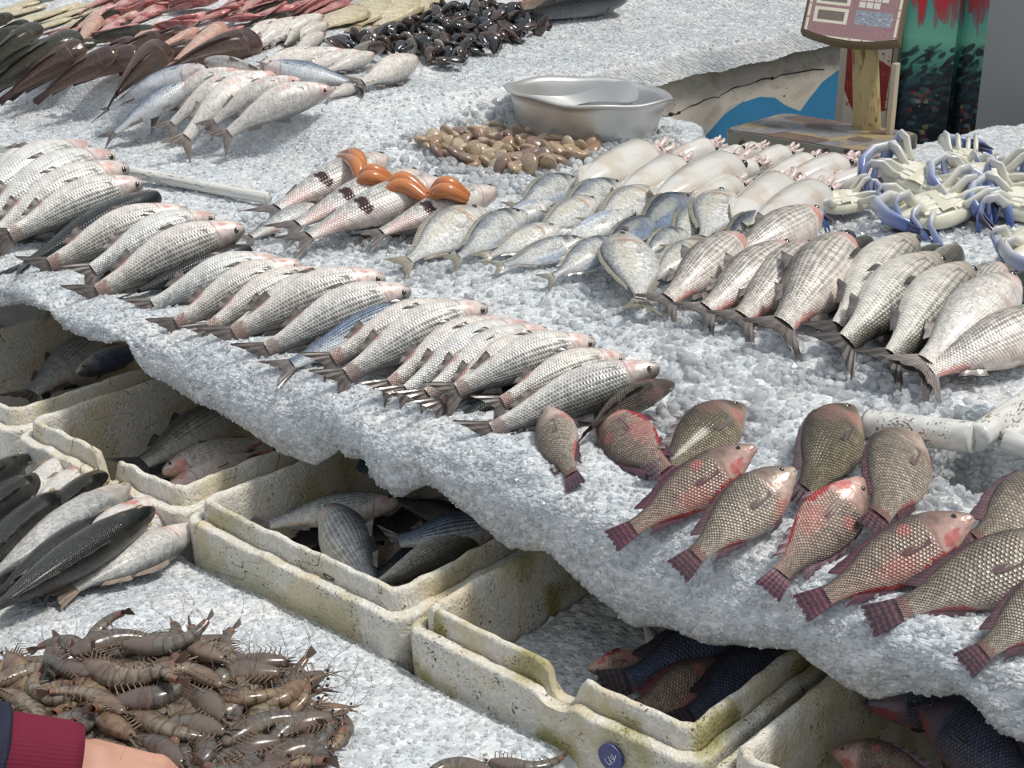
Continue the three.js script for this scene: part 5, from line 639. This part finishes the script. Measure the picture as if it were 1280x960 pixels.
// ---------------------------------------------------------------- shrimps
{
  const SM = [[142, 130, 112], [118, 112, 104], [150, 128, 102], [106, 102, 98]].map((c, i) => phys({ map: dataTex(256, 64, (u, v) => { const seg = u > 0.36 ? Math.abs(((u - 0.36) / 0.64 * 6) % 1 - 0.5) : 0, a = 1 - Math.abs(2 * v - 1), n = fbm(u * 20, v * 8, 3, i * 7); let q = mix3(c, [70, 60, 52], 0.6 * ss(0.33, 0.5, seg) + 0.45 * ss(0.45, 0.7, n)); q = mix3(q, [196, 172, 140], 0.35 * (1 - ss(0.1, 0.45, a))); if (u < 0.36) q = mix3(q, [112, 84, 72], 0.35 + 0.4 * (n - 0.4)); if (u > 0.93) q = mix3(q, [134, 74, 60], 0.5); return q; }), roughness: 0.24, clearcoat: 0.35, clearcoatRoughness: 0.1, transmission: 0.15 }));
  const LEG = phys({ color: 0x7c6c5e, roughness: 0.35 }), TAIL = phys({ color: 0x5f4a40, roughness: 0.3, clearcoat: 0.6 }), ANT = phys({ color: 0x8a6a58, roughness: 0.4 }), BLK = phys({ color: 0x0d0b0b, roughness: 0.1, clearcoat: 1 });
  const shrimp = (arc) => { // unit length along the body; head at +x, curls down (-y)
    const spine = (s) => { if (s < 0.36) return [0.36 - s, 0, 0]; const t = (s - 0.36) / 0.64, k = arc, th = k * t, R = 0.64 / k; return [-Math.sin(th) * R, -(1 - Math.cos(th)) * R, th]; };
    const rad = (s) => s < 0.36 ? 0.035 + 0.065 * Math.sin(Math.PI * clamp(s / 0.62)) : 0.099 * (1 - 0.62 * ((s - 0.36) / 0.64));
    const body = grid(44, 14, (u, v) => { const [x, y, th] = spine(u), a = v * 2 * Math.PI - Math.PI / 2, sg = u > 0.36 ? ((u - 0.36) / 0.64 * 6) % 1 : 0.5, r = rad(u) * (u === 0 ? 0.1 : 1) * (1 + 0.07 * (0.5 - Math.abs(sg - 0.4))), ny = Math.cos(th), nx = -Math.sin(th); const d = Math.sin(a) * r * 1.15; return [x + nx * d * -1 * -1, y + ny * d, Math.cos(a) * r * 0.85]; }, true);
    const [tx, ty, tt] = spine(1), dx = -Math.cos(tt), dy = -Math.sin(tt);
    const fan = flatten([-2, -1, 0, 1, 2].map((k) => { const g = tube([[tx, ty, 0], [tx + dx * 0.06, ty + dy * 0.06, k * 0.012], [tx + dx * 0.11, ty + dy * 0.11, k * 0.021], [tx + dx * 0.135, ty + dy * 0.135, k * 0.025]], [0.018, 0.021, 0.018, 0.005], 7, 0.3, [0, 0, 1]); return g; }));
    const rost = flatten([tube([[0.34, 0.03, 0], [0.42, 0.045, 0], [0.52, 0.075, 0]], [0.018, 0.011, 0.002], 6), tube([[0.36, -0.01, 0.02], [0.46, -0.02, 0.03]], [0.016, 0.004], 6, 0.5), tube([[0.36, -0.01, -0.02], [0.46, -0.02, -0.03]], [0.016, 0.004], 6, 0.5)]);
    const legs = []; for (let i = 0; i < 5; i++) for (const s of [1, -1]) legs.push(tube([[0.28 - i * 0.055, -0.06, s * 0.03], [0.30 - i * 0.05, -0.13, s * 0.07], [0.24 - i * 0.05, -0.2, s * 0.05]], [0.009, 0.007, 0.002], 4)); for (let i = 0; i < 5; i++) { const [x, y, th] = spine(0.42 + i * 0.1), nx = Math.sin(th), ny = -Math.cos(th); legs.push(tube([[x + nx * 0.06, y + ny * 0.06, 0.02], [x + nx * 0.13 + 0.02, y + ny * 0.13, 0.02]], [0.014, 0.005], 5, 0.5), tube([[x + nx * 0.06, y + ny * 0.06, -0.02], [x + nx * 0.13 + 0.02, y + ny * 0.13, -0.02]], [0.014, 0.005], 5, 0.5)); }
    const ant = [1, -1].map((s) => { const q = curve([[0.37, 0.0, s * 0.02], [0.52, 0.06 * s, s * 0.08], [0.62, 0.1, s * 0.3], [0.5, 0.12 * s, s * 0.6]], 14); return tube(q, q.map((_, k) => 0.0045 * (1 - k / 18)), 4); });
    const eyes = [1, -1].map((s) => new THREE.SphereGeometry(0.017, 8, 6).translate(0.37, 0.035, s * 0.045));
    return { body, tail_fan: fan, rostrum: rost, legs: flatten(legs), ant, eyes };
  };
  const SH = [1.2, 2.3, 3.6].map(shrimp), Q = new THREE.Quaternion();
  const mound = (x, z) => { const c = onY(170, 905, 0.56); return lowerH(x, z) + 0.055 * Math.exp(-(((x - c.x) / 0.2) ** 2) - ((z - c.z) / 0.17) ** 2); };
  const add = (px, py, ang, arc, flip, lift, L, label, group, tilt = 0) => { const p = onField(px, py, mound, lift), g = SH[arc], mi = Math.floor(rnd() * 4), t = thing('shrimp', group ? `${['olive grey', 'bluish grey', 'tan', 'dark grey'][mi]} raw shrimp, ${['nearly straight', 'bent', 'tightly curled'][arc]}, in the heap by the reaching hand` : label, 'shrimp', group ? ['olive', 'bluish', 'tan', 'dark'][mi] + [' straight', ' bent', ' curled'][arc] + ' shrimps in the heap' : undefined); t.position.copy(p);
    // lie on one side: the curl plane follows the ice
    t.rotation.set(-Math.PI / 2 * flip + tilt, 0, 0); Q.setFromAxisAngle(UP, ang); t.quaternion.premultiply(Q); t.scale.setScalar(L); const m = SM[mi];
    part(t, 'body', g.body, m); part(t, 'tail_fan', g.tail_fan, TAIL); part(t, 'rostrum', g.rostrum, m); part(t, 'legs', g.legs, LEG).userData.kind = 'stuff'; g.eyes.forEach((e) => part(t, 'eye', e, BLK)); g.ant.forEach((a) => part(t, 'antenna', a, ANT)); };
  const poly = [[-30, 838], [30, 838], [52, 812], [100, 798], [190, 794], [262, 806], [286, 822], [310, 826], [366, 850], [376, 880], [392, 900], [400, 925], [370, 945], [350, 985], [-30, 985]];
  const inside = (x, y) => { let c = false; for (let i = 0, j = poly.length - 1; i < poly.length; j = i++) { const [a, b] = poly[i], [d, e] = poly[j]; if ((b > y) !== (e > y) && x < (d - a) * (y - b) / (e - b) + a) c = !c; } return c; };
  for (let layer = 0; layer < 3; layer++) for (let y = 806; y < 985; y += 23 + layer * 5) for (let x = -30; x < 400; x += 44 + layer * 6) { const px = x + rr(-10, 10), py = y + rr(-6, 6); if (!inside(px, py) || (px < 60 && py > 890)) continue;
    const a = rr(-1.1, 1.1) + (rnd() < 0.5 ? 0.7 : 3.7); add(px, py, a, Math.floor(rnd() * 2.6), rnd() < 0.5 ? 1 : -1, 0.008 + layer * 0.012 + rr(0, 0.006), rr(0.102, 0.128), 'raw grey-brown shrimp in the heap by the reaching hand', 'shrimp heap', rr(-0.5, 0.5)); }
  add(432, 912, 2.5, 2, -1, 0.008, 0.085, 'single curled shrimp lying apart on the ice beside the heap'); add(362, 872, 0.2, 2, 1, 0.02, 0.1, 'shrimp arched high at the ice side of the heap'); add(398, 890, 0.9, 1, 1, 0.014, 0.1, 'shrimp bent at the ice edge of the heap, head toward the lone shrimp');
  add(585, 958, 0.2, 1, 1, 0.012, 0.1, 'shrimp with black eye lying on the bare ice far from the heap'); add(645, 958, 3.6, 0, 1, 0.012, 0.09, 'shrimp with reddish tail tip pointing toward the mossy box');
}
// ---------------------------------------------------------------- arm and hand reaching into the shrimps
{
  const wrist = onY(94, 956, 0.65), elbow = onY(-190, 930, 0.72), knuck = onY(196, 982, 0.632), t = thing('person', 'person in a navy jacket with maroon cuff, bare hand reaching into the shrimps', 'person'); t.position.copy(wrist);
  const X = knuck.clone().sub(wrist).normalize(), Z0 = V().crossVectors(X, UP).normalize(), Y0 = V().crossVectors(Z0, X).normalize();
  // hand frame: x to the fingers, y back of the hand, z little-finger side
  const caps = [], cap = (a, b, ra, rb) => caps.push([V(...a), V(...b), ra, rb]);
  cap([-0.05, 0, 0], [0.02, 0, 0], 0.026, 0.026); for (const [k, z] of [[0, -0.026], [1, -0.009], [2, 0.009], [3, 0.026]]) { cap([0.012, 0, z * 0.7], [0.085 - Math.abs(k - 1.2) * 0.006, 0.002, z], 0.018, 0.0115); const l = [0.04, 0.045, 0.042, 0.033][k], x = 0.085 - Math.abs(k - 1.2) * 0.006, w = z * 1.25; cap([x, 0.002, z], [x + l * 0.85, -0.016, w], 0.0105, 0.0095); cap([x + l * 0.85, -0.016, w], [x + l * 1.2, -0.042, w * 1.02], 0.0093, 0.0086); cap([x + l * 1.2, -0.042, w * 1.02], [x + l * 1.22, -0.062, w], 0.0085, 0.0072); }
  cap([0.012, -0.006, -0.02], [0.045, -0.02, -0.05], 0.016, 0.0125); cap([0.045, -0.02, -0.05], [0.078, -0.038, -0.052], 0.0118, 0.0105); cap([0.078, -0.038, -0.052], [0.1, -0.052, -0.045], 0.0102, 0.0082);
  const N = 72, mc = new MarchingCubes(N, new THREE.MeshStandardMaterial(), false, false, 60000), c0 = V(0.045, -0.015, -0.005), hs = 0.125, q = V(), ab = V();
  for (let k = 0; k < N; k++) for (let j = 0; j < N; j++) for (let i = 0; i < N; i++) { q.set((i - N / 2) / (N / 2) * hs + c0.x, (j - N / 2) / (N / 2) * hs + c0.y, (k - N / 2) / (N / 2) * hs + c0.z); let d = 1; for (const [a, b, ra, rb] of caps) { ab.subVectors(b, a); const h = clamp(q.clone().sub(a).dot(ab) / ab.lengthSq()), e = q.distanceTo(ab.clone().multiplyScalar(h).add(a)) - lerp(ra, rb, h), kk = 0.006, w = Math.max(kk - Math.abs(d - e), 0) / kk; d = Math.min(d, e) - w * w * kk * 0.25; } mc.field[i + j * N + k * N * N] = -d; }
  mc.isolation = 0; mc.update(); const cnt = mc.count ?? mc.geometry.drawRange.count, pa = mc.positionArray.slice(0, cnt * 3), na = mc.normalArray.slice(0, cnt * 3); for (let i = 0; i < cnt; i++) { pa[i * 3] = pa[i * 3] * hs + c0.x; pa[i * 3 + 1] = pa[i * 3 + 1] * hs + c0.y; pa[i * 3 + 2] = pa[i * 3 + 2] * hs + c0.z; }
  const hg = new THREE.BufferGeometry(); hg.setAttribute('position', new THREE.BufferAttribute(pa, 3)); hg.setAttribute('normal', new THREE.BufferAttribute(na, 3));
  const hand = part(t, 'hand', hg, phys({ color: 0xc39480, roughness: 0.6 }), 'bare hand'); hand.quaternion.setFromRotationMatrix(new THREE.Matrix4().makeBasis(X, Y0, Z0));
  const E = elbow.clone().sub(wrist), sh = E.clone().add(V(0.12, 0.22, 0.28).multiplyScalar(0.9));
  const cloth = dataTex(256, 256, (u, v) => 255 * (0.7 + 0.3 * Math.sin(v * 400) * 0.4 + 0.2 * (hash(u * 256 | 0, v * 256 | 0) - 0.5)), false);
  const dirE = E.clone().normalize(), cuffPts = [0.004, 0.0, 0.012, 0.03, 0.06, 0.085, 0.09].map((s) => dirE.clone().multiplyScalar(s)), fold = (g, a) => { const P = g.attributes.position; for (let i = 0; i < P.count; i++) { const x = P.getX(i), y = P.getY(i), z = P.getZ(i), k = a * (fbm(x * 40, (y + z) * 40, 3, 5) - 0.5); P.setXYZ(i, x + k * 0.5, y + k, z + k * 0.5); } return finish(g, g.userData.seam); };
  part(t, 'cuff', fold(tube(cuffPts, [0.03, 0.041, 0.043, 0.044, 0.046, 0.046, 0.04], 40), 0.004), phys({ color: 0x6e0f2e, roughness: 0.85, sheen: 0.5, sheenColor: new THREE.Color(0x8a2040), bumpMap: cloth, bumpScale: 0.0015 }), 'maroon knitted cuff');
  const sl = curve([dirE.clone().multiplyScalar(0.072), E.clone().multiplyScalar(0.5), E.clone().multiplyScalar(0.92), E.clone().lerp(sh, 0.25).add(V(-0.02, 0.0, 0)), E.clone().lerp(sh, 0.65), sh], 40);
  part(t, 'sleeve', fold(tube(sl, sl.map((_, k) => 0.052 + 0.03 * k / 40), 40), 0.012), phys({ color: 0x1d2038, roughness: 0.8, bumpMap: cloth, bumpScale: 0.001 }), 'navy jacket sleeve');
}
renderer.render(scene, camera);
